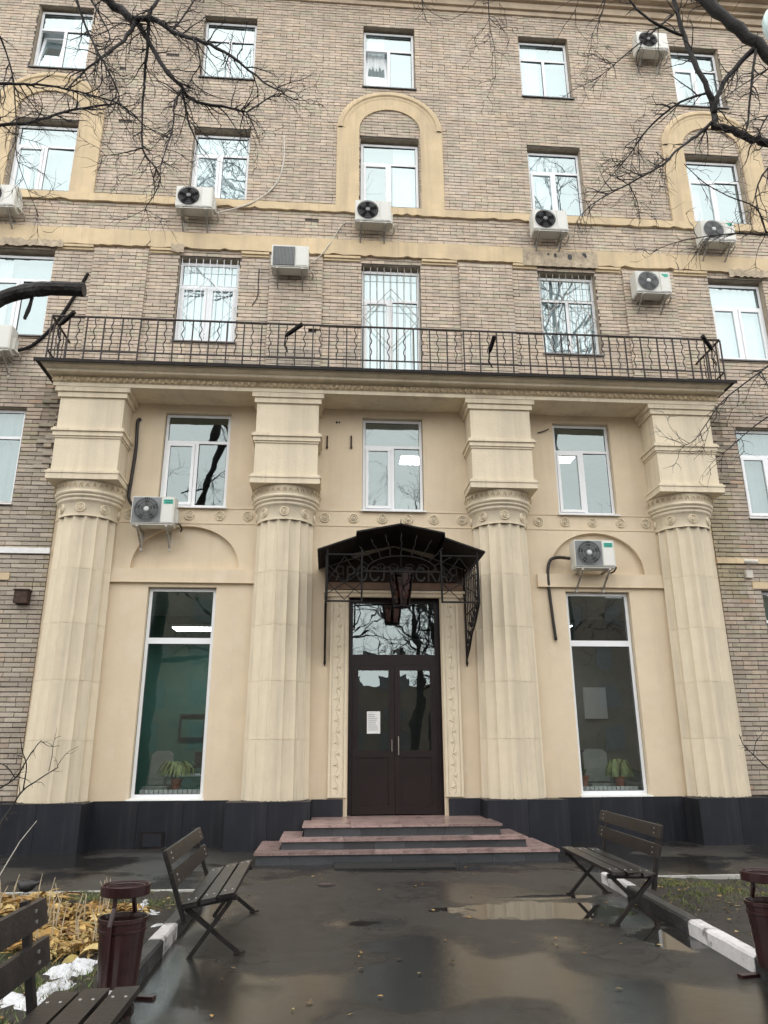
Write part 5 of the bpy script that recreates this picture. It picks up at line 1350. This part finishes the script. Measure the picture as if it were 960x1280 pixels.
RP = [
    ([(4.5, -7.85, 9.0), tuple(at(1010, 110, YR)), (945, 55), (905, 22), (872, -8), tuple(at(840, -40, YR))], (YR, YR), .12, .09),
    ([(4.6, -7.9, 7.8), tuple(at(1040, 200, YR+.2)), (970, 182), (940, 172), (915, 163), (893, 158)], (YR+.2, YR+.2), .085, .058),
    ([(893, 160), (892, 135), (885, 112), (868, 78), (852, 36), (840, -8)], (YR+.2, YR+.2), .06, .035),
    ([(945, 58), (925, 80), (908, 98), (897, 122), (893, 140)], (YR, YR+.2), .05, .04),
    ([(893, 150), (870, 170), (850, 185), (830, 205), (785, 230), (740, 255), (728, 268)], (YR+.2, YR-.2), .034, .005),
    ([(885, 116), (850, 128), (810, 160), (790, 190), (760, 225), (735, 255)], (YR+.2, YR+.6), .026, .004),
    ([(852, 44), (820, 30), (795, 10), (785, -6)], (YR+.2, YR), .028, .016),
    ([(842, 18), (810, 45), (780, 70), (750, 95), (718, 112)], (YR+.2, YR+.2), .018, .004),
    ([(945, 60), (940, 100), (935, 150), (932, 168)], (YR, YR), .026, .012),
    ([tuple(at(1000, 60, YR-.4)), (962, 85), (930, 105), (900, 125)], (YR-.4, YR-.3), .018, .005),
    ([tuple(at(1000, 120, YR)), (960, 145), (948, 170)], (YR, YR), .022, .010),
    ([(964, 205), (950, 225), (945, 250), (958, 292)], (YR+.3, YR+.3), .018, .008),
    ([(855, 205), (880, 228), (910, 245), (945, 260), (958, 292)], (YR+.1, YR+.3), .007, .014),
    ([tuple(at(1000, 290, YR)), (960, 294), (920, 292), (880, 296), (840, 304), (812, 318)], (YR, YR+.2), .022, .004),
    ([tuple(at(1010, 420, YR)), (962, 456), (930, 480), (900, 505), (870, 548), (850, 558)], (YR, YR+.3), .018, .004),
    ([(965, 518), (940, 535), (918, 555), (902, 568)], (YR+.3, YR+.4), .012, .004),
    ([(610, -10), (612, 30), (618, 60), (620, 102)], (YR-.3, YR-.3), .010, .003), ([(522, -10), (535, 12), (560, 25), (572, 20)], (YR, YR), .008, .003),
    ([(758, -8), (752, 18), (742, 40), (736, 70)], (YR-.2, YR-.1), .013, .003), ([(800, 160), (790, 200), (788, 235), (800, 268)], (YR+.5, YR+.4), .008, .003),
    ([(835, 200), (825, 215), (815, 240)], (YR, YR), .008, .003), ([(820, 190), (828, 200), (828, 225)], (YR, YR+.1), .008, .003),
]
tR = tree_from('bare_tree', 'bare leafless tree whose thick dark limbs cross the upper right corner', tr, RP, 11, 10, .5)
b = MB(); q = random.Random(9)
for (cx, cy, n, s) in ((945, 480, 18, 16), (900, 535, 6, 10), (955, 300, 10, 14)):
    for _ in range(n):
        p = at(cx+q.gauss(0, s*.6), cy+q.gauss(0, s*.7), YR+q.uniform(-.1, .3)); l = q.uniform(.012, .03); d = Vector((q.gauss(0, 1), q.gauss(0, 1), q.gauss(0, 1)-1)).normalized(); n_ = d.orthogonal().normalized()*l*.4; p = Vector(p)
        b.poly([p, p+d*l+n_, p+d*l*2, p+d*l-n_], 0, (.30, .16, .10))
b.build('withered_leaves', M['dry'], tR, kind='stuff')
def grow(b, p, d, l, r, dep, q, up=.04, maxd=4):
    pts = [p]
    for i in range(5): d = (d+Vector((q.gauss(0, .2), q.gauss(0, .2), q.gauss(0, .15)+up))).normalized(); pts.append(pts[-1]+d*l/5)
    b.tube(pts, [r*(1-.12*i) for i in range(6)], 5 if dep < 2 else 3, cap=False)
    if dep >= maxd: return
    for i in range(4 if dep < 3 else 5):
        k = q.randrange(2, 6); nd = (d+Vector((q.gauss(0, .75), q.gauss(0, .75), q.gauss(0, .5)))).normalized(); grow(b, pts[k], nd, l*q.uniform(.5, .75), max(.006, r*.52), dep+1, q, up, maxd)
for tr_, x0, y0, z0, r0, sd_ in ((tL, -4.9, -7.5, 11.6, .07, 4), (tR, 5.3, -8.1, 8.5, .13, 8)):     # the tops of both trees, above the frame, mirrored in the upper panes
    q = random.Random(sd_); P = [Vector((x0, y0, z0))]
    for i in range(7): P.append(P[-1]+Vector((q.gauss(0, .2)+.16*(1 if x0 < 0 else .6), q.gauss(0, .15)+.15, 1.45)))
    b = MB(); b.tube(P, [r0*(1-.1*i) for i in range(8)], 8)
    for i in range(3, 8):
        for _ in range(3): a_ = q.uniform(0, 6.28); grow(b, P[i], Vector((math.cos(a_), math.sin(a_)*.6, q.uniform(.5, 1.2))).normalized(), q.uniform(2.0, 3.2), .06, 1, q)
    b.build('crown', M['bark'], tr_)
# shrub at the left edge
YB = -6.2
sh = [((-5.3, -6.4, -.02), .03), ((-5.25, -6.4, .35), .026), ((-5.15, -6.35, .6), .022)]
SP = [([(-5.25, -6.4, .3), tuple(at(-20, 1055, YB)), (5, 1022), (15, 1008), (29, 988), (50, 973), (73, 959)], (YB, YB+.2), .020, .007),
      ([(29, 988), (33, 957), (28, 940), (25, 922)], (YB, YB-.1), .012, .005), ([(-5.2, -6.35, .5), tuple(at(-30, 1000, YB)), (0, 985), (20, 972), (32, 952), (45, 933), (52, 926)], (YB, YB), .016, .006),
      ([(-6, 952), (8, 958), (19, 972)], (YB+.1, YB), .009, .008), ([(61, 964), (65, 945), (68, 925), (76, 920)], (YB+.1, YB+.1), .006, .003), ([(72, 957), (78, 948), (85, 940), (98, 933)], (YB+.2, YB+.2), .006, .003), ([(52, 927), (62, 933), (75, 932)], (YB, YB), .006, .003)]
s_ = tree_from('bare_shrub', 'thin bare shrub with bent twigs at the left photo edge before the column', sh, SP, 5, 5.0, .2); s_['category'] = 'shrub'
sh2 = [((3.75, -6.6, -.02), .026), ((3.7, -6.6, .5), .02), ((3.62, -6.6, .9), .014)]
SP2 = [([(3.65, -6.6, .8), tuple(at(1000, 990, -6.6)), (962, 962), (942, 944), (930, 932), (924, 918)], (-6.6, -6.5), .012, .005), ([(942, 944), (945, 928), (955, 915)], (-6.6, -6.6), .007, .003)]
s2 = tree_from('bare_shrub', 'bare twig of a shrub reaching in at the right photo edge', sh2, SP2, 6, 5.0, .15); s2['category'] = 'shrub'
b = MB(); b.tube([at(-8, 1108, -6.8), at(5, 1085, -6.8), at(25, 1052, -6.8), at(46, 1026, -6.8)], [.006, .005, .004, .003], 5); o = b.build('dry_stalk', M['hose']); tag(o, 'single pale dry stalk leaning up in front of the left plinth', 'plant')

# street lamp at the right edge
lt = at(962, 42, -6.4); lp = thing('street_lamp', 'street lamp with pale glass head at the upper right edge', 'street lamp', (lt[0]+.12, -6.4, 0))
X0 = lt[0]+.12
b = MB(); b.tube([(X0+.5, -6.4, 0), (X0+.5, -6.4, lt[2]-.5)], [.07, .045], 10); b.tube([(X0+.5, -6.4, lt[2]-.52), (X0+.42, -6.4, lt[2]-.3), (X0+.1, -6.4, lt[2]-.28)], .03, 8); b.build('post', M['lampcase'], lp)
b = MB(); b.lathe([(.05, -.30), (.12, -.26), (.14, -.1), (.13, -.02)], (X0, -6.4, lt[2]), 16); b.build('lamp_base', M['lampcase'], lp)
b = MB(); b.lathe([(.13, -.02), (.17, .1), (.17, .3), (.12, .42), (.001, .46)], (X0, -6.4, lt[2]), 20); b.build('lamp_glass', M['lampglass'], lp, smooth=True)

# ------------------------------------------------------------------ the far side of the street (seen in the glass and in the wet ground)
for (fx0, fx1, fy, fh, lab) in ((-60, -5.5, -46, 15.5, 'brown brick block across the street on the left, mirrored in the left tall window'), (13.5, 62, -48, 14.5, 'brown brick block across the street on the right, mirrored in the right tall window'), (-5.0, 13.0, -78, 9.0, 'low brown brick block added far across the street to darken the sky mirrored in the door panes')):  # the last, low block is added to cover bright sky in the door reflection
    fb = thing('apartment_building', lab, 'building', ((fx0+fx1)/2, fy, 0))
    b = MB(); b.box(fx0, fx1, fy-12, fy, 0, fh); b.build('wall', M['far'], fb)
    for r in range(4):
        b = MB(); x = fx0+2.2
        while x < fx1-2: b.box(x-.75, x+.75, fy-.05, fy+.05, 1.6+r*3.3, 3.5+r*3.3); x += 3.6
        b.build('window_row', M['fartrim'], fb, kind='stuff')
def reflect_tree(seed):
    q = random.Random(seed); t = thing('bare_tree', 'bare street tree behind the viewer, second from the left across the path', 'tree', (0, 0, 0), 'bare street trees behind the viewer'); b = MB(); tk = MB()
    P = [Vector((0, 0, -.1))]
    for i in range(7): P.append(P[-1]+Vector((q.gauss(0, .22), q.gauss(0, .22), 1.5)))
    tk.tube(P, [.30-.028*i for i in range(8)], 10); tk.build('trunk', M['bark'], t, smooth=True)
    def grow(p, d, l, r, dep):
        pts = [p]
        for i in range(5): d = (d+Vector((q.gauss(0, .2), q.gauss(0, .2), q.gauss(0, .15)+.04))).normalized(); pts.append(pts[-1]+d*l/5)
        b.tube(pts, [r*(1-.12*i) for i in range(6)], 5 if dep < 2 else 3, cap=False)
        if dep >= 4: return
        for i in range(4 if dep < 3 else 5):
            k = q.randrange(2, 6); nd = (d+Vector((q.gauss(0, .75), q.gauss(0, .75), q.gauss(0, .5)))).normalized(); grow(pts[k], nd, l*q.uniform(.5, .75), r*.5, dep+1)
    for i in range(3, 8):
        for _ in range(2): a = q.uniform(0, 6.28); grow(P[i], Vector((math.cos(a), math.sin(a), q.uniform(.3, 1.1))).normalized(), q.uniform(2.5, 4.0), .075, 1)
    b.build('crown', M['bark'], t); return t
rt = reflect_tree(2); rt.location = (-6.5, -24, 0)
RTL = iter(('just right of the path', 'at the far right near the right block', 'farthest left before the left block', 'in the back row in the middle', 'in the back row to the right', 'in the gap between the two blocks'))
for (x, y, s, a) in ((3.5, -22, 1.05, 1.2), (10.5, -27, 1.15, 3.0), (-13, -27, 1.1, 4.4), (-1.5, -30, 1.2, 2.2), (6.5, -34, 1.1, 5.3), (3.0, -27, 1.0, .7)):
    c = copy_tree(rt); c['label'] = 'bare street tree behind the viewer, '+next(RTL); c.location = (x, y, 0); c.rotation_euler = (0, 0, a); c.scale = (s, s, s)
